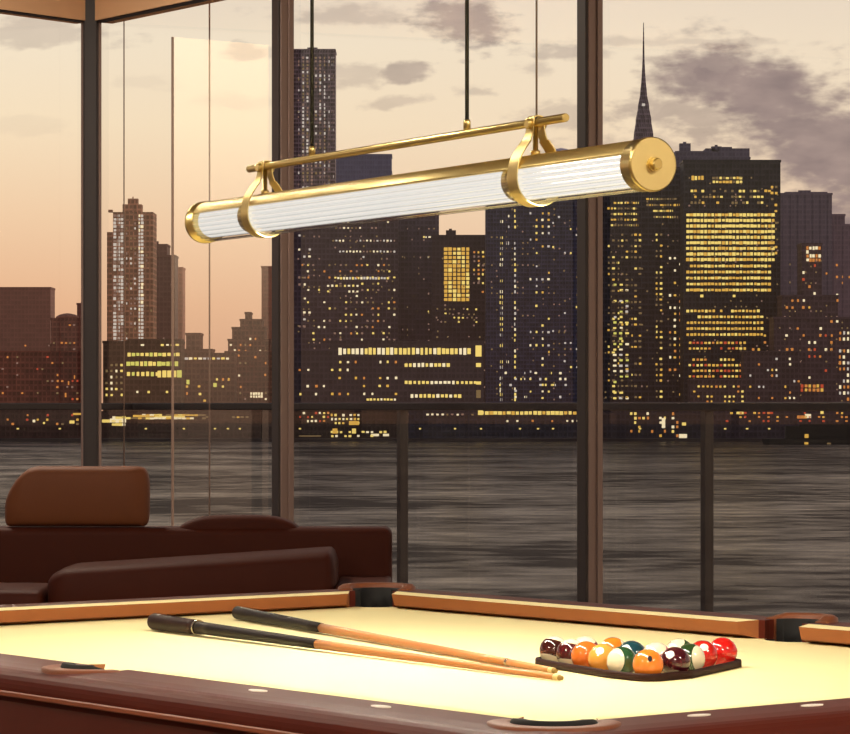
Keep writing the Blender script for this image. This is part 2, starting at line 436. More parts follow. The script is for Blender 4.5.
# rails: mitred on four sides, rounded outer lip
def rail_profile():
    pr = [(0.0, RT - 0.06), (0.0, RT), (0.085, RT), (0.105, RT - 0.0015)]
    for k in range(1, 8):
        a_ = pi / 2 * k / 7
        pr.append((0.105 + 0.05 * sin(a_), RT - 0.0015 - 0.032 * (1 - cos(a_))))
    pr += [(0.155, RT - 0.043), (0.148, RT - 0.048), (0.142, RT - 0.06)]
    return pr
prof = rail_profile()
for (ax, sg) in (('x', 1), ('x', -1), ('y', 1), ('y', -1)):
    mb = MB(); rings = []
    for e in (-1, 1):
        rg = []
        for (d_, z) in prof:
            if ax == 'x': rg.append(Vector((sg * (TA + d_), e * (TB + d_), z)))
            else: rg.append(Vector((e * (TA + d_), sg * (TB + d_), z)))
        rings.append(rg)
    mb.loft(rings, M['wood'], False, True, True)
    o = mb.build('rail', table, weld=True); bpy.context.view_layer.update(); boolean_cut(o, cutters)
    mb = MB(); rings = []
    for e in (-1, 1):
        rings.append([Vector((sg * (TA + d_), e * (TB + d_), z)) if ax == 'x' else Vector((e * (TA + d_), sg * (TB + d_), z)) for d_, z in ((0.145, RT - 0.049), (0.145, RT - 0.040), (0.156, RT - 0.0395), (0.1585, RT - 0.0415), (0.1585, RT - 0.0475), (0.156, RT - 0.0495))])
    mb.loft(rings, M['lip_highlight'], False, True, True); mb.build('rail_highlight_strip', table)  # strip added as a painted highlight along the lip
    # apron below the rail
    mb = MB(); rings = []
    pa = [(0.10, RT - 0.06), (0.138, RT - 0.06), (0.138, RT - 0.135), (0.144, RT - 0.137), (0.144, RT - 0.146), (0.136, RT - 0.148), (0.118, 0.56), (0.10, 0.56)]
    for e in (-1, 1):
        rings.append([Vector((sg * (TA + d_), e * (TB + d_), z)) if ax == 'x' else Vector((e * (TA + d_), sg * (TB + d_), z)) for d_, z in pa])
    mb.loft(rings, M['wood_red'], False, True, True); o = mb.build('apron', table)
# cushions
CW = 0.048
def cushion(p0, p1, inn, ch0, ch1):
    p0, p1, inn = Vector(p0), Vector(p1), Vector(inn); u = (p1 - p0).normalized()
    zt = RT; mb = MB()
    a0, a1 = p0, p1; b0 = p0 + inn * CW + u * ch0; b1 = p1 + inn * CW - u * ch1
    t = lambda p, z: Vector((p.x, p.y, z))
    vs = [t(a0, BED), t(a1, BED), t(a1, zt), t(a0, zt), t(b0, BED + 0.010), t(b1, BED + 0.010), t(b1, zt - 0.003), t(b0, zt - 0.003)]
    vs[4] -= inn * 0.008; vs[5] -= inn * 0.008
    mb.faces(vs, [(3, 2, 6, 7)], M['cloth']); 
    mb.faces(vs, [(0, 1, 5, 4), (4, 5, 6, 7), (0, 3, 7, 4), (1, 2, 6, 5), (0, 1, 2, 3)], M['cushion_face'])
    mb.build('cushion', table, weld=True)
GC = 0.085; GS = 0.075
for sy in (-1, 1):
    cushion((-TA + GC, sy * TB, 0), (SX[sy] - GS, sy * TB, 0), (0, -sy, 0), 0.04, 0.018)
    cushion((SX[sy] + GS, sy * TB, 0), (TA - GC, sy * TB, 0), (0, -sy, 0), 0.018, 0.04)
for sx in (-1, 1):
    cushion((sx * TA, -TB + GC, 0), (sx * TA, TB - GC, 0), (-sx, 0, 0), 0.04, 0.04)
# pockets: leather cup with a raised outer rim
for (x, y, r, kd, sx, sy) in pock:
    mb = MB(); n = 40
    rg = lambda rr, z: [Vector((x + rr * cos(2 * pi * k / n), y + rr * sin(2 * pi * k / n), z)) for k in range(n)]
    mb.loft([rg(r - 0.003, BED - 0.002), rg(r - 0.006, BED - 0.10), rg(0.02, BED - 0.13)], M['black'], True, False)
    mb.loft([rg(0.02, BED - 0.13)[::-1], rg(0.001, BED - 0.131)[::-1]], M['black'], True, True)
    o = mb.build('pocket', table)
    ang = atan2(sy, sx) if kd == 'c' else sy * pi / 2
    half = radians(118) if kd == 'c' else radians(88)
    mb = MB(); rings = []
    m_ = 30
    for k in range(m_ + 1):
        a_ = ang - half + 2 * half * k / m_
        tap = min(1.0, min(k, m_ - k) / 5)
        hh = 0.003 + (0.010 if sy > 0 else 0.001) * tap
        u = Vector((cos(a_), sin(a_), 0)); c = Vector((x, y, 0))
        sec = [(r - 0.008, BED - 0.03), (r - 0.008, RT + hh * 0.7), (r - 0.002, RT + hh), (r + 0.018, RT + hh), (r + 0.026, RT + hh * 0.6), (r + 0.027, RT - 0.01), (r + 0.02, BED - 0.03)]
        rings.append([c + u * rr + Vector((0, 0, z)) for rr, z in sec])
    mb.loft(rings, M['leather_pocket'], True, True)
    rim = mb.build('pocket_rim', o)
    mb = MB(); rings = []
    for k in range(m_ + 1):
        a_ = ang - half + 2 * half * k / m_
        u = Vector((cos(a_), sin(a_), 0)); c = Vector((x, y, 0))
        hh = 0.003 + (0.010 if sy > 0 else 0.001) * min(1.0, min(k, m_ - k) / 5)
        rings.append([c + u * rr + Vector((0, 0, z)) for rr, z in ((r - 0.030, BED - 0.02), (r - 0.028, RT + (0.009 * min(1.0, min(k, m_ - k) / 6) if sy < 0 else 0.002)), (r - 0.010, RT + (0.010 * min(1.0, min(k, m_ - k) / 6) if sy < 0 else 0.002)), (r - 0.006, RT), (r - 0.006, BED - 0.04))])
    mb.loft(rings, M['black'], True, True); mb.build('pocket_lining', o)
# pearl sights
def sight(x, y, rz):
    mb = MB(); mb.prism([(0.022 * cos(a_ * pi / 8), 0.011 * sin(a_ * pi / 8)) for a_ in range(16)], -0.002, 0.0015, M['pearl'])
    o = mb.build('rail_sight', table, loc=(x, y, RT)); o.rotation_euler = (0, 0, rz)
tinv = Matrix.Rotation(-atan2(tux.y, tux.x), 4, 'Z') @ Matrix.Translation((-0.033, -5.967, 0))
for (px, py) in ((258, 689), (381, 707), (699, 717), (812, 708.5)):
    near_left = px < 545
    def spot(v): return Vector((v, -(TB + 0.05), 0)) if near_left else Vector((TA + 0.05, v, 0))
    lo_, hi_ = (-TA, TA) if near_left else (-TB, TB)
    for _ in range(40):
        md = (lo_ + hi_) / 2; g_ = tinv.inverted() @ spot(md)
        if CXP + F * g_.x / g_.y < px: lo_ = md
        else: hi_ = md
    q = spot(md); sight(q.x, q.y, 0 if near_left else pi / 2)
# cabinet + legs below
mb = MB(); mb.box((-TA - 0.09, -TB - 0.09, 0.50), (TA + 0.09, TB + 0.09, BED - 0.137), M['wood_red']); 
cab = mb.build('cabinet', table); 
for sx in (-1, 1):
    for sy in (-1, 1):
        mb = MB(); x, y = sx * (TA - 0.12), sy * (TB - 0.12)
        rs = [(0.0, 0.06), (0.03, 0.075), (0.06, 0.055), (0.12, 0.05), (0.22, 0.085), (0.36, 0.095), (0.42, 0.07), (0.44, 0.10), (0.50, 0.10)]
        mb.loft([[Vector((x + r * cos(2 * pi * k / 24), y + r * sin(2 * pi * k / 24), z)) for k in range(24)] for z, r in rs], M['wood_red'], True, True)
        mb.build('leg', table)
for c in cutters: bpy.data.objects.remove(c, do_unlink=True)

# ------------------------------------------------------------------ cues
def cue(name, butt_px, tip_px, label, rb, secs):
    z = BED + 0.001
    b = onz(butt_px[0], butt_px[1], z + rb); t = onz(tip_px[0], tip_px[1], z + 0.006)
    d = t - b; ln = d.length
    root = tag(empty(name, (b.x, b.y, z)), label, 'pool cue', 'pool cues lying on the cloth')
    root.rotation_euler = (0, 0, atan2(d.y, d.x))
    def rad(s):      # s 0..1
        return rb + (0.0058 - rb) * s
    def axis(s): return Vector((ln * s, 0, rb + 0.001 + (0.0068 - rb - 0.001) * s))
    for (nm, s0, s1, r0, r1, mat, rnd) in secs:
        mb = MB(); pts = []; rr = []
        K = 8
        for k in range(K + 1):
            s = s0 + (s1 - s0) * k / K
            pts.append(axis(s)); rr.append(r0 + (r1 - r0) * k / K)
        if rnd:
            p0 = pts[0]; q = (pts[1] - pts[0]).normalized()
            pre = [(p0 - q * r0 * 0.6 * cos(a_), r0 * (0.25 + 0.75 * sin(a_))) for a_ in (0.0, 0.4, 0.8, 1.2)]
            pts = [p for p, _ in pre] + pts; rr = [r for _, r in pre] + rr
        mb.tube(pts, rr, M[mat], 20); mb.build(nm, root)
def frac(b, t, p, rb):
    z = BED
    B = onz(b[0], b[1], z + rb); T = onz(t[0], t[1], z + 0.006); Q = onz(p[0], p[1], z + 0.012)
    return (Q - B).dot(T - B) / (T - B).length_squared
b1, t1 = (155, 622), (562, 678.5)
s1 = frac(b1, t1, (211, 629.7), 0.019); s2 = frac(b1, t1, (320, 645), 0.019)
cue('pool_cue', b1, t1, 'longer pool cue with thick dark brown butt and steel joint ring, nearer the front rail', 0.019,
    [('butt_sleeve', 0, s1, 0.019, 0.0165, 'cue_brown', True), ('joint_ring', s1, s1 + 0.004, 0.0172, 0.0172, 'steel', False), ('grip', s1 + 0.004, s2, 0.0140, 0.0105, 'cue_black', False),
     ('shaft', s2, 0.985, 0.0100, 0.0058, 'cue_wood', False), ('ferrule', 0.985, 0.995, 0.0059, 0.0059, 'cue_ferrule', False), ('cue_tip', 0.995, 1.0, 0.0056, 0.004, 'cue_tip', False)])
b2, t2 = (238, 613), (556, 671.5)
s1 = frac(b2, t2, (322, 628.5), 0.015); s2 = frac(b2, t2, (494, 660), 0.010)
cue('pool_cue', b2, t2, 'shorter pool cue with plain rounded black butt, lying behind the other cue', 0.0155,
    [('grip', 0, s1, 0.0155, 0.0110, 'cue_black', True), ('shaft', s1, s2, 0.0102, 0.0072, 'cue_wood', False), ('joint_ring', s2, s2 + 0.006, 0.0074, 0.0074, 'steel', False),
     ('shaft', s2 + 0.006, 0.985, 0.0070, 0.0058, 'cue_wood', False), ('ferrule', 0.985, 0.995, 0.0059, 0.0059, 'cue_ferrule', False), ('cue_tip', 0.995, 1.0, 0.0056, 0.004, 'cue_tip', False)])

# ------------------------------------------------------------------ balls and rack
def ball_mat(name, col, stripe):
    m, nt2, out = new_mat(name)
    b = nt2.nodes.new('ShaderNodeBsdfPrincipled'); b.inputs['Roughness'].default_value = 0.12; b.inputs['Coat Weight'].default_value = 0.6
    nt2.links.new(b.outputs[0], out.inputs[0])
    if not stripe:
        b.inputs['Base Color'].default_value = col
    else:
        t = nt2.nodes.new('ShaderNodeTexCoord'); s = nt2.nodes.new('ShaderNodeSeparateXYZ'); nt2.links.new(t.outputs['Object'], s.inputs[0])
        ab = nt2.nodes.new('ShaderNodeMath'); ab.operation = 'ABSOLUTE'; nt2.links.new(s.outputs[2], ab.inputs[0])
        gt = nt2.nodes.new('ShaderNodeMath'); gt.operation = 'GREATER_THAN'; gt.inputs[1].default_value = 0.0155; nt2.links.new(ab.outputs[0], gt.inputs[0])
        mx = nt2.nodes.new('ShaderNodeMix'); mx.data_type = 'RGBA'; mx.inputs['A'].default_value = col; mx.inputs['B'].default_value = lin(238, 226, 196)
        nt2.links.new(gt.outputs[0], mx.inputs['Factor']); nt2.links.new(mx.outputs['Result'], b.inputs['Base Color'])
    return m
BR = 0.0286
balls = [
 ((0.4089, 5.501), (232, 128, 44), 0, 'orange ball with a dark oval spot at the front tip of the rack', 'spot'),
 ((0.3653, 5.5634), (40, 78, 48), 1, 'white and green striped ball just left of the front orange ball', (-0.78, -0.6, 0.15)),
 ((0.334, 5.6295), (236, 160, 70), 0, 'amber ball left of the white and green striped ball', 'spotw'),
 ((0.3053, 5.688), (214, 108, 38), 0, 'deep orange ball on the left side between amber and dark balls', None),
 ((0.2796, 5.7455), (74, 20, 24), 1, 'maroon and white striped ball second from the left end of the rack', (0.15, 0.25, 0.93)),
 ((0.2501, 5.816), (58, 20, 18), 1, 'dark brown and white ball at the far left end of the rack', (0.3, 0.3, 0.9)),
 ((0.4629, 5.5547), (66, 16, 26), 0, 'dark maroon ball just right of the front orange ball', 'spotw'),
 ((0.4975, 5.6317), (40, 66, 34), 1, 'cream ball with dark green band right of the maroon ball', (0.85, -0.5, 0.1)),
 ((0.5283, 5.7078), (196, 34, 26), 0, 'red ball with cream spot left of the end red ball', 'spotw'),
 ((0.5732, 5.7805), (206, 30, 26), 0, 'plain bright red ball at the far right end of the rack', None),
 ((0.31, 5.8102), (128, 30, 28), 1, 'dark red striped ball at the back left of the rack', (-0.2, -0.2, 0.95)),
 ((0.3625, 5.7861), (208, 122, 34), 1, 'golden orange ball at the back behind the amber ball', (1, 0.1, 0.1)),
 ((0.3927, 5.701), (28, 66, 76), 0, 'dark teal ball behind the front orange ball', 'spotw'),
 ((0.4368, 5.6637), (196, 60, 96), 1, 'pink and white striped ball behind the front orange ball', (-0.3, -0.4, 0.85)),
 ((0.4874, 5.7485), (46, 82, 40), 1, 'green and white ball at the back right of the rack', (-0.6, -0.3, 0.7)),
]
for i, ((x, y), c, st_, lab, ex) in enumerate(balls):
    me = bpy.data.meshes.new('pool_ball'); bm = bmesh.new(); bmesh.ops.create_uvsphere(bm, u_segments=40, v_segments=24, radius=BR)
    for f in bm.faces: f.smooth = True
    bm.to_mesh(me); bm.free(); me.materials.append(ball_mat('pool_ball_%d' % i, lin(*c), st_))
    o = bpy.data.objects.new('pool_ball', me); COL.objects.link(o); o.location = (x, y, BED + BR)
    tag(o, lab, 'pool ball', 'pool balls in the triangle rack')
    if isinstance(ex, tuple): o.rotation_euler = Vector(ex).to_track_quat('Z', 'Y').to_euler()
    if ex in ('spot', 'spotw'):
        # a round spot lying on the ball's skin
        mb = MB(); d = Vector((0.05, -0.80, 0.42) if ex == 'spot' else (random.uniform(-0.5, 0.3), -0.7, 0.55)).normalized(); u = d.cross(Vector((0, 0, 1))).normalized(); v = u.cross(d)
        sx_, sy_ = (0.0042, 0.0062) if ex == 'spot' else (0.0085, 0.0085)
        vs = [d * (BR + 0.0002)]; n = 24; rings = []
        for k in range(5):
            q = k / 4
            rg = []
            for j in range(n):
                p = d * BR + (u * cos(2 * pi * j / n) * sx_ + v * sin(2 * pi * j / n) * sy_) * max(q, 0.02)
                rg.append(p.normalized() * (BR + 0.00025))
            rings.append(rg)
        mb.loft(rings, M['cue_black'] if ex == 'spot' else M['pearl'], True, False)
        mb.build('number_spot', o, normals=False)
# rack: rounded triangle of dark wood around the balls
def hull_of(pts):
    pts = sorted(pts); 
    def half(ps):
        h = []
        for p in ps:
            while len(h) > 1 and (h[-1][0] - h[-2][0]) * (p[1] - h[-2][1]) - (h[-1][1] - h[-2][1]) * (p[0] - h[-2][0]) <= 0: h.pop()
            h.append(p)
        return h
    return half(pts)[:-1] + half(pts[::-1])[:-1]
hull = [Vector(p) for p in hull_of([b_[0] for b_ in balls])]
def offset_poly(pts, r, n=10):
    out = []; m_ = len(pts)
    for k in range(m_):
        a_, b_, c_ = pts[k - 1], pts[k], pts[(k + 1) % m_]
        d0 = (b_ - a_).normalized(); d1 = (c_ - b_).normalized()
        n0 = Vector((d0.y, -d0.x)); n1_ = Vector((d1.y, -d1.x))
        a0 = atan2(n0.y, n0.x); a1 = atan2(n1_.y, n1_.x)
        while a1 < a0: a1 += 2 * pi
        for j in range(n + 1):
            q = a0 + (a1 - a0) * j / n
            out.append(b_ + Vector((cos(q), sin(q))) * r)
    return out
cen = Vector((0.41, 5.70))
inn = offset_poly(hull, BR + 0.0015); outp = offset_poly(hull, BR + 0.008)
mb = MB(); zt = 0.015
sec = lambda a_, b_: [Vector((a_.x - cen.x, a_.y - cen.y, 0.001)), Vector((a_.x - cen.x, a_.y - cen.y, zt - 0.002)), Vector((a_.x * 0.8 + b_.x * 0.2 - cen.x, a_.y * 0.8 + b_.y * 0.2 - cen.y, zt)), Vector((b_.x * 0.8 + a_.x * 0.2 - cen.x, b_.y * 0.8 + a_.y * 0.2 - cen.y, zt)), Vector((b_.x - cen.x, b_.y - cen.y, zt - 0.003)), Vector((b_.x - cen.x, b_.y - cen.y, 0.001))]
rings = [sec(a_, b_) for a_, b_ in zip(inn, outp)]; rings.append(rings[0])
mb.loft(rings, M['rack'], True, False)
tag(mb.build('ball_rack', loc=(cen.x, cen.y, BED), weld=True), 'dark wooden triangular rack around the pool balls', 'ball rack')

# ------------------------------------------------------------------ pendant lamp
dn, df = 4.95, 6.53
A = P(653.5, 167, dn); B = P(203.5, 220.5, df)
zl = (A.z + B.z) / 2; A.z = B.z = zl
dv = B - A; LN = dv.length; R = 0.0437
lamp = tag(empty('linear_pendant_lamp', A, atan2(dv.y, dv.x)), 'long brass and ribbed glass tube lamp hanging over the pool table', 'pendant lamp')
ux = dv.normalized()
def along(px):
    a_ = (px - CXP) / F
    return (a_ * A.y - A.x) / (ux.x - a_ * ux.y)
X = lambda x, y, z: Vector((x, y, z))
# brass half shell
hw = radians(66); mb = MB(); n = 28
outer = [(R * sin(-hw + 2 * hw * k / n), R * cos(-hw + 2 * hw * k / n)) for k in range(n + 1)]
inner = [((R - 0.003) * sin(hw - 2 * hw * k / n), (R - 0.003) * cos(hw - 2 * hw * k / n)) for k in range(n + 1)]
secp = outer + inner
mb.loft([[X(x, a_, b_) for a_, b_ in secp] for x in (0.012, LN - 0.012)], M['brass'], True, True)
mb.build('shade', lamp)
# ribbed glass lower tube
mb = MB(); NR = 15; gl_o = []
a0 = hw - 0.02; a1 = 2 * pi - hw + 0.02
for k in range(NR * 10 + 1):
    a_ = a0 + (a1 - a0) * k / (NR * 10)
    rr = R - 0.0045 + 0.0042 * sqrt(max(0.0, 1 - ((k % 10) / 5 - 1) ** 2))
    gl_o.append((rr * sin(a_), rr * cos(a_)))
mb.loft([[X(x, a_, b_) for a_, b_ in gl_o] for x in (0.03, LN - 0.03)], M['ribbed_glass'], True, False, False)
mb.build('ribbed_glass', lamp)
# light tube
mb = MB(); mb.tube([X(0.05, 0, 0.0), X(LN - 0.05, 0, 0.0)], 0.0355, M['led'], 24); led = mb.build('light_tube', lamp)
# end collars, caps, knobs
for (x0, s_) in ((0.0, 1), (LN, -1)):
    mb = MB(); ax = Vector((1, 0, 0))
    pr = [(0.0, R - 0.002), (0.0, R + 0.0012), (0.004, R + 0.0018), (0.012, R + 0.0018), (0.012, R + 0.0004), (0.034, R + 0.0004), (0.034, R - 0.006)]
    mb.loft([ring(X(x0 + s_ * a_, 0, 0), ax, r, 48) for a_, r in pr], M['brass_bright'], True, False)
    mb.build('end_collar', lamp, weld=True)
    mb = MB()
    pr = [(0.012, 0.001), (0.001, 0.001), (0.001, R - 0.001), (0.012, R - 0.001)]
    mb.loft([ring(X(x0 - s_ * 0.0005, 0, 0), ax, 0.0005, 48), ring(X(x0 - s_ * 0.0005, 0, 0), ax, R - 0.0006, 48), ring(X(x0 + s_ * 0.004, 0, 0), ax, R - 0.0006, 48)], M['brass'], False, True)
    cap = mb.build('end_cap', lamp)
    mb = MB()
    mb.loft([ring(X(x0 - s_ * a_, 0, 0), ax, r, 24) for a_, r in ((0.0, 0.0125), (0.005, 0.0125), (0.005, 0.0095), (0.013, 0.0095), (0.015, 0.008), (0.015, 0.001))], M['brass_bright'], False, True)
    mb.build('knob', cap)
# bar
ZB = 0.1005
xb0, xb1 = along(566), along(249)
mb = MB(); mb.tube([X(xb0, 0, ZB), X(xb0 + 0.002, 0, ZB), X(xb1 - 0.002, 0, ZB), X(xb1, 0, ZB)], [0.0068, 0.0076, 0.0076, 0.0068], M['brass_bright'], 24); mb.build('carrier_bar', lamp)
# straps
def crom(pts, m_=8):
    out = []; n = len(pts)
    for k in range(n):
        p0, p1, p2, p3 = (Vector(pts[(k + j - 1) % n]) for j in range(4))
        for i in range(m_):
            t = i / m_
            out.append(0.5 * ((2 * p1) + (p2 - p0) * t + (2 * p0 - 5 * p1 + 4 * p2 - p3) * t * t + (-p0 + 3 * p1 - 3 * p2 + p3) * t ** 3))
    return out
side = [(0.0, 0.1115), (0.0085, 0.109), (0.0105, 0.100), (0.0115, 0.086), (0.017, 0.070), (0.029, 0.054), (0.041, 0.034), (0.0465, 0.012)]
rS = R + 0.0032
arc = [(rS * cos(a_), rS * sin(a_)) for a_ in (-0.15, -0.55, -0.95, -1.3)]
half_ = side[1:] + arc
loop = [side[0]] + half_ + [(0.0, -rS)] + [(-y, z) for y, z in reversed(half_)]
path = crom([(y, z, 0) for y, z in loop])
for pxs in (535.5, 265):
    xs = along(pxs); n = len(path); mb = MB(); rings = []
    for k in range(n + 1):
        p = path[k % n]; tg = (path[(k + 1) % n] - path[k - 1 if k else n - 1]) if k < n else (path[1] - path[n - 1])
        if k == n: tg = path[1] - path[n - 1]
        nn = Vector((tg.y, -tg.x)).normalized()
        wdt = 0.017 if p.y < 0.07 else 0.0125
        q = lambda s, x: X(xs + x, p.x + nn.x * s, p.y + nn.y * s)
        rings.append([q(0.0011, -wdt), q(0.0011, wdt), q(-0.0011, wdt), q(-0.0011, -wdt)])
    mb.loft(rings, M['brass'], False, False); st = mb.build('strap', lamp, weld=True)
    mb = MB()
    for s_ in (1, -1):
        mb.tube([X(xs, s_ * 0.009, 0.0975), X(xs, s_ * 0.0175, 0.0975), X(xs, s_ * 0.019, 0.0975)], [0.0092, 0.0092, 0.0075], M['brass_bright'], 20)
    mb.build('bolt', st)
    mb = MB(); mb.tube([X(xs, 0, R - 0.002), X(xs, 0, R + 0.007), X(xs, 0, R + 0.0075), X(xs, 0, ZB - 0.005)], [0.0085, 0.0085, 0.005, 0.005], M['brass_bright'], 16); mb.build('stem', lamp)
    mb = MB(); mb.tube([X(xs + 0.035, 0, 0.0), X(xs + 0.06, 0, 0.0)], 0.0362, M['brass_bright'], 24); mb.build('reflection_band', lamp)  # added brass band in place of gold reflections inside the glass
# suspension rods with ferrules and ceiling plates
for pxs in (312, 467):
    xs = along(pxs); mb = MB()
    mb.tube([X(xs, 0, ZB + 0.006), X(xs, 0, ZB + 0.022), X(xs, 0, ZB + 0.026)], [0.0068, 0.0068, 0.0045], M['brass_bright'], 16); mb.build('ferrule', lamp)
    mb = MB(); mb.tube([X(xs, 0, ZB + 0.02), X(xs, 0, CEIL - zl)], 0.0037, M['rod_black'], 12); rd = mb.build('suspension_rod', lamp)
    mb = MB(); mb.tube([X(xs, 0, CEIL - zl - 0.02), X(xs, 0, CEIL - zl)], 0.05, M['brass'], 24); mb.build('ceiling_plate', lamp)
xs = along(538.5); mb = MB(); 
mb.tube([X(xs, 0.004, ZB + 0.005), X(xs, 0.004, CEIL - zl)], 0.0019, M['cord'], 8); mb.build('power_cord', lamp)

# ------------------------------------------------------------------ sofa and cushion
sd = 13.0
sofa = tag(empty('leather_sofa', (P(392, 406, sd).x, sd, 0)), 'dark brown leather sofa in front of the left windows', 'sofa')
sc = sd / F
def zz(py, d=sd): return CZ + (HY - py) / F * d
def soft_box(name, lo, hi, m, parent, bev, seg=4, crown=0.0, sub=0):
    mb = MB(); x0, y0, z0 = lo; x1, y1, z1 = hi
    nx = 14
    rings = []
    for k in range(nx + 1):
        t = k / nx; x = x0 + (x1 - x0) * t
        zc = z1 + crown * (1 - (2 * t - 1) ** 4)
        rings.append([X(x, y0, z0), X(x, y1, z0), X(x, y1, zc), X(x, y0, zc)])
    mb.loft(rings, m, True, True)
    o = mb.build(name, parent, bevel=bev, seg=seg)
    return o
SW = -2.45
ztop = zz(528)
soft_box('base', (SW, -0.75, 0.06), (0, 0.18, 0.36), M['sofa'], sofa, 0.02)
soft_box('backrest', (SW, 0.0, 0.3), (-0.001, 0.24, ztop), M['sofa'], sofa, 0.035)
soft_box('armrest', (-0.225, -0.70, 0.3), (-0.002, 0.02, zz(584, 12.4)), M['sofa'], sofa, 0.02)
soft_box('armrest', (SW, -0.70, 0.3), (SW + 0.22, 0.02, ztop - 0.01), M['sofa'], sofa, 0.03)
soft_box('back_cushion', ((175 - 392) * sc, 0.02, 0.5), ((300 - 392) * sc, 0.22, ztop - 0.004), M['sofa'], sofa, 0.03, 5, 0.055)
def wedge_cushion(x0, x1, za, zb):
    mb = MB(); n = 80; rings = []
    for k in range(n + 1):
        t = k / n; e = sin(min(1, t / 0.08, (1 - t) / 0.03) * pi / 2) ** 0.6
        z1 = (za + (zb - za) * t); z1 = 0.40 + (z1 - 0.40) * (0.8 + 0.2 * e)
        rg = []
        for j in range(20):
            a_ = 2 * pi * j / 20; q = 0.30
            cy_, cz_ = cos(a_), sin(a_)
            f_ = lambda c: math.copysign(abs(c) ** q, c)
            rg.append(X(x0 + (x1 - x0) * t, -0.40 + 0.29 * f_(cy_) * (0.8 + 0.2 * e), (0.36 + z1) / 2 + (z1 - 0.36) / 2 * f_(cz_)))
        rings.append(rg)
    mb.loft(rings, M['sofa'], True, True); return mb.build('seat_cushion', sofa)
wedge_cushion((66 - 392) * sc, (340 - 392) * sc, zz(570, 12.3), zz(551, 12.3))
wedge_cushion(SW + 0.23, (64 - 392) * sc, zz(588, 12.3), zz(590, 12.3))
for x in (SW + 0.1, -0.1):
    for y in (-0.65, 0.1):
        mb = MB(); mb.tube([X(x, y, 0), X(x, y, 0.07)], [0.02, 0.028], M['cue_black'], 12); mb.build('foot', sofa)
# loose headrest cushion on the backrest
cw = 147 * sc
mb = MB(); hgt = zz(467) - ztop; n = 18; rings = []
for k in range(n + 1):
    t = k / n
    x = cw * t
    lft = min(1.0, t / 0.22); rgt = min(1.0, (1 - t) / 0.04)
    top = hgt * (0.42 + 0.58 * sin(lft * pi / 2) ** 0.8) * (0.93 + 0.07 * sin(rgt * pi / 2)) if t < 0.5 else hgt * (0.90 + 0.10 * sin(rgt * pi / 2))
    th = 0.075 * (0.55 + 0.45 * sin(min(1, min(t, 1 - t) / 0.12) * pi / 2))
    rg = []
    for (a_, b_) in ((-1, 0.08), (-0.8, 0.0), (0.8, 0.0), (1, 0.08), (1, 0.85), (0.75, 0.97), (0.3, 1.0), (-0.3, 1.0), (-0.75, 0.97), (-1, 0.85), (-1.12, 0.45)):
        rg.append(X(x, th * a_, top * b_))
    rings.append(rg)
mb.loft(rings, M['sofa_light'], True, True)
o = tag(mb.build('leather_cushion', loc=(P(1, 406, sd).x, sd + 0.12, ztop + 0.002)), 'chestnut leather cushion standing on top of the dark sofa back', 'cushion')
sm = o.modifiers.new('s', 'SUBSURF'); sm.levels = 1; sm.render_levels = 2

# ------------------------------------------------------------------ river, quay
WZ = CZ - 25.0
DS = 25.0 * F / 35.5
m, nt2, out = new_mat('river_water')
df_ = nt2.nodes.new('ShaderNodeBsdfDiffuse'); df_.inputs[0].default_value = lin(66, 60, 60)
gs_ = nt2.nodes.new('ShaderNodeBsdfGlossy'); gs_.inputs['Roughness'].default_value = 0.2; gs_.inputs[0].default_value = (1.0, 0.93, 0.85, 1)
mx_ = nt2.nodes.new('ShaderNodeMixShader'); nt2.links.new(df_.outputs[0], mx_.inputs[1]); nt2.links.new(gs_.outputs[0], mx_.inputs[2])
nt2.links.new(mx_.outputs[0], out.inputs[0])
t = nt2.nodes.new('ShaderNodeTexCoord')
def nz(scale, det, stretch):
    mp = nt2.nodes.new('ShaderNodeMapping'); mp.inputs['Scale'].default_value = stretch
    nt2.links.new(t.outputs['Object'], mp.inputs[0])
    n = nt2.nodes.new('ShaderNodeTexNoise'); n.inputs['Scale'].default_value = scale; n.inputs['Detail'].default_value = det
    nt2.links.new(mp.outputs[0], n.inputs['Vector']); return n.outputs['Fac']
patch = nz(0.011, 10, (0.7, 1, 1)); fine = nz(0.35, 6, (0.6, 1, 1)); mid_ = nz(0.09, 8, (0.8, 1, 1))
h1 = nt2.nodes.new('ShaderNodeBump'); h1.inputs['Distance'].default_value = 0.9; h1.inputs['Strength'].default_value = 0.5
nt2.links.new(fine, h1.inputs['Height']); nt2.links.new(h1.outputs[0], gs_.inputs['Normal'])
ad = nt2.nodes.new('ShaderNodeMath'); ad.operation = 'MULTIPLY_ADD'; ad.inputs[1].default_value = 0.8; nt2.links.new(mid_, ad.inputs[0]); nt2.links.new(patch, ad.inputs[2])
mr = nt2.nodes.new('ShaderNodeMapRange'); mr.inputs[1].default_value = 0.77; mr.inputs[2].default_value = 1.10; mr.inputs[3].default_value = 0.07; mr.inputs[4].default_value = 0.50
nt2.links.new(ad.outputs[0], mr.inputs[0]); nt2.links.new(mr.outputs[0], mx_.inputs[0])
M['water'] = m
mb = MB(); mb.box((-4000, 30, -3), (4000, DS, 0), M['water']); o = struct(mb.build('water', loc=(0, 0, WZ)), 'grey brown river below the windows'); 
mb = MB(); M['quay'] = pbr('dark_quay', lin(72, 64, 72), 0.9, var=0.2, vscale=0.05)
mb.box((-4000, DS, -4), (4000, DS + 3000, 2.0), M['quay']); struct(mb.build('ground', loc=(0, 0, WZ)), 'dark far river bank')

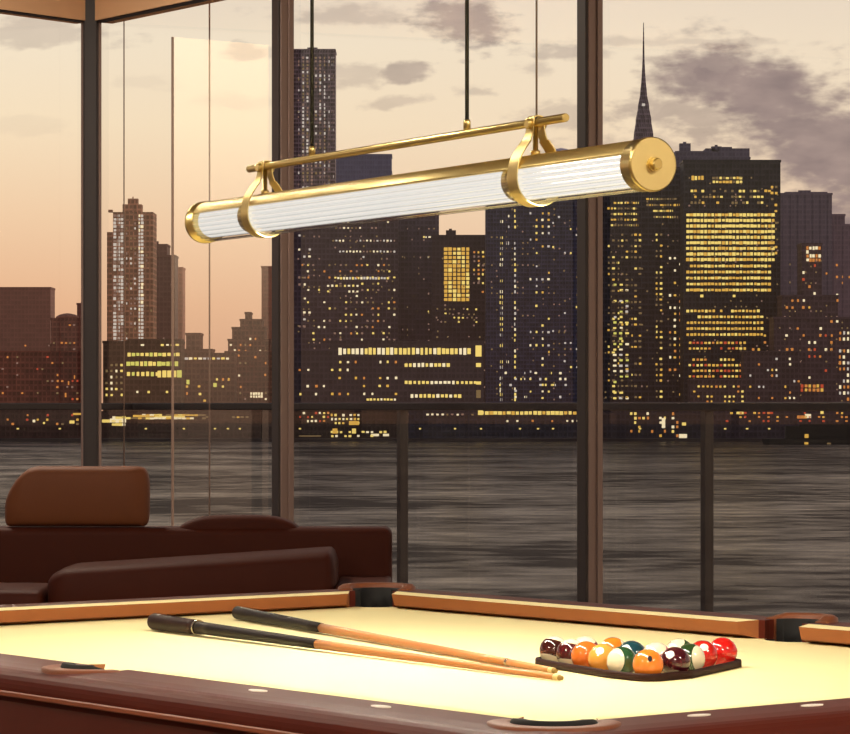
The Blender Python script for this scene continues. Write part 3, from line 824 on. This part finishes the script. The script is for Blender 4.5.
# ------------------------------------------------------------------ city
def facade(name, col, cw=3.2, ch=4.2, k=0.35):
    m, n2, out = new_mat(name)
    b = n2.nodes.new('ShaderNodeBsdfPrincipled'); b.inputs['Roughness'].default_value = 0.6; b.inputs['Specular IOR Level'].default_value = 0.25
    n2.links.new(b.outputs[0], out.inputs[0])
    t = n2.nodes.new('ShaderNodeTexCoord'); s = n2.nodes.new('ShaderNodeSeparateXYZ'); n2.links.new(t.outputs['Object'], s.inputs[0])
    def ma(op, a, bb=None):
        n = n2.nodes.new('ShaderNodeMath'); n.operation = op
        for i, x in enumerate((a, bb)):
            if x is None: continue
            if isinstance(x, (int, float)): n.inputs[i].default_value = x
            else: n2.links.new(x, n.inputs[i])
        return n.outputs[0]
    xy = ma('ADD', s.outputs[0], s.outputs[1])
    gx = ma('DIVIDE', xy, cw); gz = ma('DIVIDE', s.outputs[2], ch)
    cb = n2.nodes.new('ShaderNodeCombineXYZ'); n2.links.new(ma('FLOOR', gx), cb.inputs[0]); n2.links.new(ma('FLOOR', gz), cb.inputs[1])
    wn = n2.nodes.new('ShaderNodeTexWhiteNoise'); wn.noise_dimensions = '2D'; n2.links.new(cb.outputs[0], wn.inputs['Vector'])
    fx = ma('FRACT', gx); fz = ma('FRACT', gz)
    glassm = ma('MULTIPLY', ma('MULTIPLY', ma('GREATER_THAN', fx, 0.28), ma('GREATER_THAN', fz, 0.36)), 1.0)
    v = ma('ADD', ma('MULTIPLY', wn.outputs['Value'], 1.1 * k), 1.0 - 0.9 * k)
    v2 = ma('MULTIPLY', v, ma('SUBTRACT', 1.25, ma('MULTIPLY', glassm, k * 1.3)))
    vm = n2.nodes.new('ShaderNodeVectorMath'); vm.operation = 'SCALE'; vm.inputs[0].default_value = col[:3]; n2.links.new(v2, vm.inputs['Scale'])
    n2.links.new(vm.outputs[0], b.inputs['Base Color'])
    return m
LIT = {'y': emit('lit_yellow', lin(255, 222, 120), 0.95), 'g': emit('lit_gold', lin(245, 190, 84), 0.8), 'w': emit('lit_warm_white', lin(255, 236, 190), 1.0),
       'o': emit('lit_orange', lin(236, 150, 74), 0.7), 'd': emit('lit_dim', lin(170, 140, 96), 0.45), 'p': emit('lit_pale', lin(226, 214, 200), 0.75), 'r': emit('lit_red', lin(226, 92, 60), 0.6),
       'm': emit('lit_mauve', lin(190, 150, 132), 0.42), 'l': emit('lit_lime', lin(230, 222, 110), 0.85)}
unit = {}
for k_, m_ in LIT.items():
    mb = MB(); mb.box((-0.5, -0.5, -0.5), (0.5, 0.5, 0.5), m_)
    bmesh.ops.recalc_face_normals(mb.bm, faces=mb.bm.faces)
    me = bpy.data.meshes.new('lit_window'); mb.bm.to_mesh(me); mb.bm.free(); me.materials.append(m_); unit[k_] = me
rnd = random.Random(11)
def grid(x0, x1, y0, y1, dx, dy, w_, h_, p, cols, rowdark=0.0, jitter=0.15, colp=None):
    """lit windows of a facade: pitch dx, dy, size w_, h_ (in thousandths of the viewing distance / 3)"""
    out = []
    ny = max(1, int(round((y1 - y0) / dy))); nx = max(1, int(round((x1 - x0) / dx)))
    for j in range(ny):
        pr = 1.22 * p * (0.15 if rnd.random() < rowdark else rnd.uniform(0.75, 1.25))
        run = 0
        for i in range(nx):
            q = pr
            if colp: q *= colp[i % len(colp)]
            if run > 0: q = min(1, q * 1.35)
            if rnd.random() < q:
                run += 1
                out.append((x0 + (i + 0.5) * dx + rnd.uniform(-1, 1) * jitter * dx * 0.4, y0 + (j + 0.5) * dy + rnd.uniform(-1, 1) * jitter, w_ * rnd.uniform(0.8, 1.15), h_ * rnd.uniform(0.85, 1.15), rnd.choice(cols)))
            else: run = 0
    return out
BASE = WZ + 2.0
def building(name, label, cat, D, col, tiers, wins=(), k=0.35, cw=3.2, ch=4.2, plant=None, depth=32.0, cornice=True, extra=None, piers=0):
    """tiers: (px left, px right, py top) boxes, widest first"""
    s = D / F
    xa, xb = tiers[0][0], tiers[0][1]
    root = tag(empty(name, ((((xa + xb) / 2) - CXP) * s, D, BASE)), label, cat)
    xc = (xa + xb) / 2
    fm = facade('facade_' + str(len(bpy.data.materials)), lin(*[min(235, c_ * q_) for c_, q_ in zip(col, (1.22, 1.12, 1.12) if xa < 270 else (1.24, 1.36, 1.62))]), cw, ch, k)  # base colours are lifted and tinted to carry the distance haze
    mb = MB()
    for j, (a_, b_, yt) in enumerate(tiers):
        zt = CZ + (HY - yt) * s - BASE
        ins = 0.4 * j
        x0, x1 = (a_ - xc) * s, (b_ - xc) * s
        mb.box((x0, ins, 0), (x1, depth - ins * 4, zt), fm)
        if cornice:
            e = 0.5
            mb.box((x0 - e, ins - e, zt - 0.8), (x1 + e, ins, zt + 0.9), fm)
            mb.box((x0 - e, ins, zt - 0.8), (x0, depth - ins * 4, zt + 0.9), fm); mb.box((x1, ins, zt - 0.8), (x1 + e, depth - ins * 4, zt + 0.9), fm)
        for q in range(piers):
            xp = x0 + (x1 - x0) * (q + 0.5) / piers
            mb.box((xp - 0.5, ins - 0.45, 0), (xp + 0.5, ins, zt - 1), fm)
    mb.build('facade', root)
    for (a_, b_, yt, yb) in (plant or ()):
        mb = MB(); x0, x1 = (a_ - xc) * s, (b_ - xc) * s; z0 = CZ + (HY - yb) * s - BASE; z1 = CZ + (HY - yt) * s - BASE
        mb.box((x0, 3, z0 - 1), (x1, 3 + max(4, (x1 - x0) * 0.7), z1), fm); mb.box((x0 + (x1 - x0) * 0.3, 2.6, z0), (x0 + (x1 - x0) * 0.6, 3.2, z1 + 1.2), fm); mb.build('rooftop_plant_room', root)
    ws = list(wins); rnd.shuffle(ws)
    if xa > 290 and D > 2230 and xb - xa > 40 and k > 0.18:
        ws += G(max(xa + 3, 294), min(xb - 3, 850), tiers[-1][2] + 14, 402, 5.2, 5.6, 1.5, 1.5, 0.13, 'mdd')
    def place(px, py): return ((px - xc) * s, CZ + (HY - py) * s - BASE)
    def front(px, py):
        fr = 0.0
        for j, (a_, b_, yt) in enumerate(tiers):
            if a_ <= px <= b_ and py >= yt: return 0.4 * j if j == 0 else fr
        for j, (a_, b_, yt) in enumerate(tiers):
            if a_ - 1 <= px <= b_ + 1 and py >= yt - 1: return 0.4 * j
        return None
    rest = []
    for i, (px, py, w_, h_, c) in enumerate(ws):
        fr = front(px, py)
        if fr is None: continue
        x, z = place(px, py)
        if z < 1.5: continue
        if i < 98:
            o = bpy.data.objects.new('lit_window', unit[c]); COL.objects.link(o); o.parent = root
            o.location = (x, fr - 0.1, z); o.scale = (w_ * s, 0.4, h_ * s)
        else: rest.append((x, fr - 0.1, z, w_ * s, h_ * s, c))
    if rest:
        mb = MB()
        for (x, y, z, w_, h_, c) in rest: mb.box((x - w_ / 2, y - 0.2, z - h_ / 2), (x + w_ / 2, y + 0.2, z + h_ / 2), LIT[c])
        o = mb.build('lit_windows', root); o['kind'] = 'stuff'
    if extra: extra(root, xc, s, fm)
    return root
G = grid
# --- left window
building('office_tower', 'wide flat topped brown slab at the far left edge', 'building', 2700, (150, 118, 108), [(-30, 50.5, 288)], G(4, 50, 335, 400, 6, 7, 1.6, 1.6, 0.05, 'odm'), k=0.12)
def dome(root, xc, s, fm):
    mb = MB(); n = 20; z0 = CZ + (HY - 318) * s - BASE
    for k in range(1): mb.loft([[X((66 - xc) * s + 12 * s * r * cos(2 * pi * j / n), 10 + 8 * r * sin(2 * pi * j / n), z0 + zz_) for j in range(n)] for r, zz_ in ((1, 0), (0.95, 1.5), (0.7, 3), (0.3, 4), (0.05, 4.3))], fm, True, True)
    mb.build('roof_dome', root)
building('apartment_block', 'mid height brown block with shallow domed roof left of the corner post', 'building', 2500, (150, 112, 100), [(51, 84, 319), (50, 84, 345)], G(52, 83, 322, 396, 4, 6, 2, 1.6, 0.16, 'omd'), k=0.3, extra=dome)
building('apartment_block', 'thin brown tower half behind the dark corner post', 'building', 2600, (146, 112, 104), [(77, 97, 304)], G(78, 84, 308, 396, 4, 8, 2, 2, 0.15, 'omd'), k=0.2)
building('riverside_block', 'low reddish block on the left river bank', 'building', 2230, (140, 92, 80), [(-20, 86, 352), (64, 84, 372)], G(0, 84, 354, 402, 5, 6, 2, 1.8, 0.14, 'oomdr') + G(64, 76, 374, 400, 3, 6, 1.5, 4, 0.3, 'o'), k=0.4)
# --- second window
def crown(root, xc, s, fm):
    mb = MB(); z0 = CZ + (HY - 212) * s - BASE
    mb.box(((122 - xc) * s, 4, z0), ((141 - xc) * s, 16, z0 + 9 * s * 0.9), fm); mb.box(((127 - xc) * s, 6, z0 + 6), ((137 - xc) * s, 14, z0 + 14 * s), fm)
    mb.tube([X((132 - xc) * s, 8, z0 + 8), X((132 - xc) * s, 8, z0 + 16 * s)], 0.5, fm, 8); mb.box(((108 - xc) * s, 2, z0), ((112 - xc) * s, 8, z0 + 2), fm)
    mb.build('stepped_crown', root)
building('glass_tower', 'pale tall tower with bright vertical bands right of the corner post', 'building', 2350, (186, 156, 132), [(113, 153, 212), (107, 118, 232)],
         G(113, 124, 214, 352, 3.6, 3.6, 2.8, 2.5, 0.85, 'pppm') + G(137, 144, 214, 352, 3.4, 3.6, 2.6, 2.5, 0.9, 'pppw') + G(125, 137, 216, 346, 4, 5, 1.8, 2, 0.24, 'mdp') + G(145, 152, 218, 346, 4, 5, 1.6, 2, 0.12, 'md'), k=0.4, extra=crown, piers=4, cornice=False)
building('office_tower', 'plain grey brown tower just right of the bright banded tower', 'building', 2500, (128, 108, 102), [(143, 175, 256), (143, 167, 245)], G(146, 174, 262, 345, 7, 9, 1.5, 1.5, 0.05, 'md'), k=0.15, plant=[(150, 158, 241, 245)])
building('office_tower', 'narrow tan tower behind the plain grey brown tower', 'building', 2800, (190, 142, 116), [(174, 182.5, 268)], k=0.1)
building('office_block', 'low block with two rows of large bright yellow windows', 'building', 2200, (96, 84, 74), [(103, 181, 342), (128, 180.5, 340)],
         G(127, 181, 352, 357, 4.4, 5, 3.4, 3.4, 0.75, 'yly') + G(126, 181, 361, 366.5, 4.4, 5.5, 3.6, 4.2, 0.9, 'yll') + G(126, 158, 371, 377, 4.8, 6, 3, 4, 0.75, 'yly') + G(157, 181, 370, 378, 5, 8, 4.2, 7, 0.97, 'yl') + G(104, 126, 362, 400, 5, 6, 2.2, 2.4, 0.5, 'wyd') + G(130, 180, 343.5, 347, 5, 3, 3, 1.8, 0.5, 'yw') + G(128, 176, 388, 396, 6, 8, 2.4, 2, 0.3, 'yw'), k=0.3)
building('riverside_block', 'long low block with a lit roof edge right of the yellow windowed block', 'building', 2238, (120, 92, 80), [(182.5, 234, 354), (186, 200, 334), (182.5, 212, 350)],
         G(184, 230, 356.5, 360.5, 4.6, 4, 3.4, 2, 0.8, 'wpy') + G(184, 232, 376, 402, 6, 7, 2.2, 2.4, 0.22, 'ywgo') + [(215, 385, 3.4, 4, 'l'), (188, 382, 3, 4.5, 'l'), (200, 394, 2.6, 2.4, 'y')], k=0.3)
building('stepped_tower', 'jagged stepped brown tower left of the dark post', 'building', 2450, (132, 98, 88), [(225, 274, 352), (228, 270, 340), (232, 265, 328), (240, 262, 320), (245, 250.5, 313)], G(228, 270, 330, 400, 5, 6, 1.8, 2, 0.13, 'omwd') + G(250, 262, 392, 398, 2.6, 3, 2, 2.2, 0.8, 'ww') + G(233, 241, 348, 400, 4, 5, 1.8, 2.2, 0.4, 'yow'), k=0.4)
building('office_tower', 'slim tan tower behind the jagged stepped tower', 'building', 2750, (168, 124, 104), [(261.5, 278, 267)], k=0.1)
# --- third window
building('residential_tower', 'very tall tower with rippled facade at the left of the third window', 'building', 2500, (134, 110, 106), [(293, 335, 50)],
         G(297, 334, 56, 205, 4.2, 3.6, 1.9, 2.2, 0.5, 'mmppd', colp=[0.7, 1.6, 1.2, 1.7, 0.6, 0.9, 1.1, 0.7]) + G(297, 334, 205, 400, 5, 7, 1.8, 1.8, 0.12, 'omw'), k=0.55, cw=2.2, ch=3.4, piers=9, plant=[(297, 331, 48.5, 51)])
building('office_tower', 'plain slate blue tower partly hidden behind the brass lamp', 'building', 2650, (92, 88, 106), [(330, 391.5, 155), (318, 391.5, 172)], G(336, 390, 170, 200, 9, 9, 1.5, 1.5, 0.03, 'd'), k=0.12, cw=2.4, piers=8)
building('office_block', 'broad dark block with scattered rows of lights below the brass lamp', 'building', 2380, (88, 72, 74), [(293, 398, 214)],
         G(328, 396, 238, 262, 3.4, 5.4, 1.7, 1.7, 0.5, 'wmpwd', rowdark=0.3) + G(334, 390, 276, 281, 2.9, 4.4, 2.0, 2.2, 0.8, 'pwy') + G(326, 360, 283, 296, 4.2, 5.6, 2.2, 1.8, 0.5, 'wyd') + G(300, 396, 262, 345, 5.4, 6.2, 1.9, 1.8, 0.3, 'wyomd') + G(297, 310, 232, 345, 5, 7, 2.2, 2, 0.3, 'pwm') + G(330, 390, 219, 232, 4, 6, 1.8, 1.5, 0.25, 'wmd'), k=0.3)
building('office_block', 'flat roofed dark block right of the broad dark block', 'building', 2420, (94, 80, 84), [(392, 439, 212)], G(400, 438, 226, 345, 8, 9, 1.6, 1.8, 0.13, 'wyomd') + G(419, 438, 235.5, 238, 3, 3, 2.4, 1.6, 0.7, 'wy'), k=0.3, piers=10)
building('office_block', 'dark block with a column of golden windows and a rooftop tank', 'building', 2340, (74, 60, 62), [(432, 488, 236)],
         G(443.5, 469, 247, 303, 4.4, 4.2, 3.3, 3.1, 0.93, 'gggy', jitter=0.05) + G(472, 484, 250, 292, 4.4, 4.4, 2, 2, 0.5, 'ymog') + G(430, 480, 303, 322, 4.4, 4.2, 1.8, 1.6, 0.3, 'dmy') + G(434, 484, 322, 345, 7, 6, 1.8, 1.8, 0.15, 'yd'), k=0.25, plant=[(446, 456, 230, 236)])
building('glass_tower', 'broad dark blue tower with columns of yellow windows left of the second dark post', 'building', 2300, (66, 66, 82), [(486, 584, 190), (500, 584, 170)],
         G(498, 520, 208, 400, 6.6, 5.4, 2.5, 2.7, 0.42, 'ywyp', colp=[1.4, 0.3, 1.6]) + G(528, 550, 210, 400, 6, 6.6, 2.6, 2, 0.26, 'ypwg') + G(550, 580, 214, 400, 6, 6, 1.7, 1.9, 0.16, 'dmyp') + G(498, 580, 370, 402, 5, 6, 2.2, 2.2, 0.25, 'ywp'), k=0.4, cw=2.3, ch=3.2, piers=16)
def rdome(root, xc, s, fm):
    mb = MB(); n = 24; z0 = CZ + (HY - 158) * s - BASE
    mb.loft([[X((562 - xc) * s + 16 * s * r * cos(2 * pi * j / n), 15 + 12 * r * sin(2 * pi * j / n), z0 + zz_) for j in range(n)] for r, zz_ in ((1, 0), (0.92, 4), (0.7, 7.4), (0.35, 9.6), (0.04, 10.4))], fm, True, True); mb.build('roof_dome', root)
building('domed_tower', 'grey tower with rounded top just above the brass lamp', 'building', 2750, (150, 134, 132), [(545, 579, 158)], k=0.1, extra=rdome, cornice=False)
building('office_block', 'low riverside block with long bright rows of windows', 'building', 2190, (70, 60, 62), [(330, 484, 342), (294, 340, 352)],
         G(338, 470, 347, 355.5, 4.3, 8.5, 3.1, 6.2, 0.82, 'wyyw') + [(478.5, 351, 6, 11, 'y'), (478.5, 365, 5, 4, 'y'), (478.5, 383, 5, 3, 'y'), (478.5, 394, 4.5, 8, 'd')] + G(404, 450, 362.5, 368, 4.2, 5, 3.0, 3.6, 0.8, 'yyw') + G(404, 478, 380, 385.5, 4.3, 5, 2.8, 3, 0.8, 'ywy') + G(410, 460, 393.5, 398.5, 4.3, 5, 3, 3.4, 0.9, 'yyw') + G(296, 400, 358, 400, 8, 8, 2.2, 2.2, 0.22, 'yogw') + G(366, 398, 398, 401, 3.4, 3, 2.2, 2, 0.75, 'wy'), k=0.25)
# --- fourth window
def spire(root, xc, s, fm):
    pr = [(141, 11), (132, 10.4), (122, 8.6), (118, 8.4), (108, 6.2), (104, 6.0), (94, 3.8), (88, 3.4), (82, 2.6), (74, 2.0), (58, 1.1), (38, 0.75), (21, 0.35)]
    mb = MB(); n = 16; rings = []
    for y, h_ in pr:
        z = CZ + (HY - y) * s - BASE; rg = []
        for j in range(n):
            a_ = 2 * pi * j / n; q = 1.0 / max(abs(cos(a_)), abs(sin(a_))) ** 0.7
            rg.append(X((644.5 - xc) * s + h_ * s * cos(a_) * q * 0.93, 12 + h_ * s * sin(a_) * q * 0.93, z))
        rings.append(rg)
    mb.loft(rings, fm, False, True); mb.build('tapering_spire', root)
    o = bpy.data.objects.new('lit_window', unit['p']); COL.objects.link(o); o.parent = root; o.location = ((644 - xc) * s, 12 - 6.4 * s, CZ + (HY - 104) * s - BASE); o.scale = (3 * s, 1.2, 2.4 * s)
building('spire_tower', 'slender tower with tapering crown and needle spire', 'building', 2700, (112, 92, 92), [(629, 660, 148), (633.5, 655.5, 139)], k=0.45, extra=spire, cw=2, piers=5, cornice=False)
building('office_tower', 'broad dark tower with dim yellow rows below the lamp end cap', 'building', 2320, (70, 64, 66), [(600, 682, 168)],
         G(607, 640, 200, 226, 3.2, 5.6, 2.4, 1.9, 0.6, 'dydg') + G(646, 680, 196, 222, 3.4, 6, 2.6, 1.9, 0.5, 'dydg') + G(607, 642, 232, 400, 4.4, 5.6, 2.6, 1.9, 0.42, 'dydgd') + G(612, 628, 282, 402, 6, 5.4, 3.2, 2, 0.45, 'ywpl') + G(655, 664, 232, 400, 4, 5.4, 2.4, 2, 0.5, 'ygd') + G(668, 682, 255, 395, 4.6, 6.2, 2.2, 2.2, 0.36, 'gowd'), k=0.4, cw=2.6, piers=12)
building('office_tower', 'dark flat block behind the lamp end cap with rooftop plant', 'building', 2560, (96, 86, 92), [(668, 750, 158), (676, 706, 152)], k=0.2, plant=[(680, 691, 143, 152), (706, 750, 148, 158), (712, 722, 146, 150)], piers=8)
building('office_tower', 'large dark tower filled with bright yellow rows of windows', 'building', 2280, (58, 54, 54), [(683.5, 780.5, 161)],
         G(688, 706, 175, 181, 3.2, 6, 2.6, 4.2, 0.7, 'gdy') + G(712, 744, 176, 183, 3.4, 4, 2.7, 2.3, 0.7, 'gyd') + G(690, 776, 188, 206, 3.7, 5.9, 2.6, 2.2, 0.42, 'gydd') + G(686, 776, 212, 262, 3.55, 5.6, 3.0, 2.9, 0.86, 'yyyg', rowdark=0.1) + G(686, 772, 263, 300, 3.55, 6.0, 2.9, 2.5, 0.72, 'yygg', rowdark=0.1) + G(686, 764, 308, 338, 3.7, 5.9, 2.7, 2.4, 0.74, 'ygg', rowdark=0.1) + G(688, 748, 340, 402, 3.9, 5.6, 2.5, 2.2, 0.5, 'ggoyr', rowdark=0.15) + G(750, 778, 318, 402, 6, 7, 2.2, 2.2, 0.22, 'go') + G(770, 780, 184, 260, 4, 6, 2.4, 2.2, 0.4, 'gd'), k=0.35, cw=2.8, ch=4.4)
building('office_tower', 'plain brown tower right of the bright yellow tower', 'building', 2480, (108, 92, 94), [(780, 832, 194)], G(786, 830, 206, 300, 9, 9, 1.7, 1.8, 0.06, 'od'), k=0.15, plant=[(786, 828, 191.5, 194)], piers=7)
building('office_tower', 'stepped brown tower at the right edge of the view', 'building', 2560, (116, 94, 94), [(820, 876, 225), (826, 845, 215)], G(834, 850, 256, 400, 6, 6, 1.8, 2.2, 0.25, 'oow'), k=0.15, piers=6)
building('stepped_tower', 'brown stepped block dotted with orange lights at the lower right', 'building', 2243, (84, 66, 66), [(774, 880, 318), (782, 838, 296), (802, 822, 244)],
         G(806, 822, 246, 262, 3, 4, 2.2, 3, 0.55, 'owo') + G(784, 838, 262, 402, 5.6, 7, 2.2, 2.4, 0.20, 'oowgr') + G(838, 850, 330, 400, 4, 6, 2, 3, 0.5, 'owp') + G(800, 822, 384, 394, 4, 4, 2.6, 3, 0.6, 'rog'), k=0.3)
building('riverside_block', 'low block with mixed small lights between the two lower right towers', 'building', 2215, (76, 60, 60), [(744, 800, 352), (690, 760, 380)], G(748, 800, 356, 402, 4.4, 5.6, 1.8, 2.2, 0.2, 'oowgp') + G(692, 744, 384, 402, 4.4, 5, 2, 2, 0.35, 'ogy'), k=0.3, depth=22)
# --- waterfront under the railing line
building('waterfront_shed', 'long low lit hall on the bank seen beside the corner post', 'building', 2135, (70, 58, 58), [(88, 261, 411)],
         G(112, 126, 416, 426, 3.4, 3.4, 3.6, 2.6, 0.9, 'yw') + G(126, 205, 413.5, 420, 4, 3.2, 4, 1.8, 0.62, 'ywgd') + G(205, 250, 415, 420, 4.4, 4, 3, 1.6, 0.5, 'gdw') + [(106, 421, 8, 3, 'y'), (118, 420.5, 16, 4, 'w'), (146, 416, 26, 2.2, 'g'), (170, 417, 30, 2.0, 'y')], k=0.3, depth=12, cornice=False)
building('waterfront_shed', 'dark low hall on the bank in the leftmost window', 'building', 2135, (72, 56, 58), [(-40, 86, 410)], G(0, 84, 413, 426, 5, 4.4, 2.2, 2, 0.22, 'odgr') + [(34, 421, 2.6, 2.6, 'w'), (44, 423, 2, 2, 'y'), (72, 422, 5, 3, 'y'), (78, 414, 10, 2, 'g')], k=0.3, depth=12, cornice=False)
building('waterfront_shed', 'low hall with orange glow on the bank left of the railing post', 'building', 2135, (56, 48, 52), [(262, 399, 409)],
         G(298, 330, 411, 424, 4, 4, 2.2, 2, 0.4, 'woyr') + G(330, 362, 413, 424, 3.8, 4, 2.2, 2.2, 0.4, 'ygw') + G(330, 388, 430, 436, 4.4, 4, 2.6, 2.0, 0.45, 'yw') + [(335, 431, 5, 5, 'g'), (354, 423, 10, 4, 'g'), (354, 431, 4, 5, 'y'), (375, 435, 8, 2.4, 'w'), (386, 435, 6, 2.4, 'w'), (310, 436, 22, 1.2, 'd')], k=0.3, depth=12, cornice=False)
building('waterfront_shed', 'long dark wall on the bank with one row of lights in the third window', 'building', 2135, (50, 46, 54), [(400, 599, 408)],
         G(405, 478, 413, 416, 5, 3, 2.4, 1.6, 0.4, 'dmw') + G(480, 584, 411, 416, 4.4, 4, 3.6, 3.4, 0.6, 'ygy') + G(490, 584, 419, 423, 5, 4, 2, 2, 0.25, 'ow') + [(480.5, 412.5, 5, 5, 'y')], k=0.3, depth=12, cornice=False)
building('waterfront_shed', 'low hall with bright lit columns on the bank right of the second dark post', 'building', 2135, (54, 46, 50), [(600, 703, 409)],
         G(629, 680, 411.5, 436, 4.2, 4.4, 2.3, 2.5, 0.3, 'ygwo') + [(663.5, 423, 3.4, 10, 'w'), (684, 424, 4, 3, 'y'), (683, 436, 8, 4, 'w'), (697, 437, 4, 2.4, 'y'), (646, 443.0, 9, 1.2, 'g')], k=0.3, depth=12, cornice=False)
building('waterfront_shed', 'dark hall with small orange lights on the bank at the right', 'building', 2135, (62, 50, 54), [(704, 900, 410)], G(720, 850, 411, 422, 4.6, 4, 2.4, 1.8, 0.3, 'oogr') + [(740, 413, 7, 2.4, 'y'), (808, 416, 6, 4, 'w'), (802, 417, 10, 3, 'o'), (822, 411, 3, 6, 'y'), (770, 413, 6, 2, 'r')], k=0.3, depth=12, cornice=False)
# moored barge / jetty at the right
s = 1960 / F
root = tag(empty('moored_barge', P(812, 406, 1960) * 1.0), 'dark low vessel moored off the bank at the right', 'boat'); root.location.z = WZ
M['hull'] = pbr('dark_hull', lin(44, 40, 44), 0.7)
def bx(px0, px1, py0, py1, d0, d1):
    return ((px0 - 812) * s, d0, CZ + (HY - py1) * s - WZ), ((px1 - 812) * s, d1, CZ + (HY - py0) * s - WZ)
mb = MB(); yb = HY + (CZ - WZ) / s
hullp = [(-44, -4), (-50, 2), (-40, 8), (60, 9), (66, 3), (60, -4)]
mb.loft([[X(a_ * s * q, b_, z) for a_, b_ in hullp] for z, q in ((-1.0, 0.94), (1.0, 0.98), (3.6, 1.0))], M['hull'], False, True); mb.build('hull', root)
mb = MB(); lo, hi = bx(786, 862, 426, yb - 5, 0, 7); mb.box(lo, hi, M['hull']); lo, hi = bx(800, 850, 424, 427, 1, 6); mb.box(lo, hi, M['hull']); mb.build('deckhouse', root)
for (px, py, c) in ((806.5, 436, 'g'), (805.5, 444, 'g'), (828, 444.5, 'd')):
    o = bpy.data.objects.new('lit_window', unit[c]); COL.objects.link(o); o.parent = root; o.location = ((px - 812) * s, -0.3 if py < 440 else -4.2, CZ + (HY - py) * s - WZ); o.scale = (3.8 * s, 0.8, 3.8 * s)
# quay lamps
mb = MB(); mb.tube([(0, 0, 0), (0, 0, 7.4)], 0.12, M['rail_metal'], 6); mb.box((-0.12, -0.9, 7.2), (0.12, 0.1, 7.4), M['rail_metal'])
mb.box((-0.75, -1.6, 6.5), (0.75, -0.4, 7.5), LIT['y']); lampm = mb.build('quay_lamp')
first = True
for (px, py) in ((18, 435), (146, 434.5), (184, 429), (215, 435), (228, 436), (481, 436), (520, 436), (538, 436), (553, 436), (640, 436), (706, 436), (725, 436), (747, 438), (769, 438), (300, 437), (420, 434), (60, 434), (240, 436), (590, 435), (455, 437)):
    d = DS + 2 + rnd.uniform(0, 4)
    o = lampm if first else lampm.copy()
    if not first: COL.objects.link(o)
    first = False
    o.location = ((px - CXP) / F * d, d, BASE)
    tag(o, 'small glowing lamp on a post along the dark far quay', 'street lamp', 'quay lamps along the far bank')

# ------------------------------------------------------------------ pendant light and added fill
def area(name, loc, rot, sx, sy, power, col):
    d = bpy.data.lights.new(name, 'AREA'); d.shape = 'RECTANGLE'; d.size = sx; d.size_y = sy; d.energy = power; d.color = col
    o = bpy.data.objects.new(name, d); COL.objects.link(o); o.location = loc; o.rotation_euler = rot
    return o
cuts_ = [0.06] + [along(535.5), along(265)] + [LN - 0.06]
segs_ = [(cuts_[0], cuts_[1] - 0.035), (cuts_[1] + 0.035, cuts_[2] - 0.035), (cuts_[2] + 0.035, cuts_[3])]
tot_ = sum(q1 - q0 for q0, q1 in segs_)
for q0, q1 in segs_:
    p = A + ux * ((q0 + q1) / 2)
    area('pendant_light', (p.x, p.y, zl - 0.0370), (0, 0, atan2(dv.y, dv.x)), q1 - q0, 0.04, 30 * (q1 - q0) / tot_, (1.0, 0.92, 0.76))
# unseen fill lights added under the ceiling to brighten brass, fascia and sofa
for (x, y, p) in ((-2.6, 14.8, 140), (-3.2, 8.5, 110), (0.0, -1.0, 300), (4.0, 2.0, 260), (-4.5, 1.5, 260)):
    area('added_ceiling_fill', (x, y, CEIL - 0.02), (0, 0, 0), 0.5, 0.5, p, (1.0, 0.86, 0.68))

# ------------------------------------------------------------------ view
scn.view_settings.view_transform = 'Standard'; scn.view_settings.look = 'None'
scn.view_settings.exposure = 0.0; scn.view_settings.gamma = 1.0; scn.view_settings.use_curve_mapping = False
cy = scn.cycles
cy.use_denoising = True
try: cy.denoiser = 'OPENIMAGEDENOISE'
except Exception: pass
cy.max_bounces = 10; cy.transparent_max_bounces = 24; cy.transmission_bounces = 8; cy.sample_clamp_indirect = 6.0
cy.caustics_reflective = False; cy.caustics_refractive = False
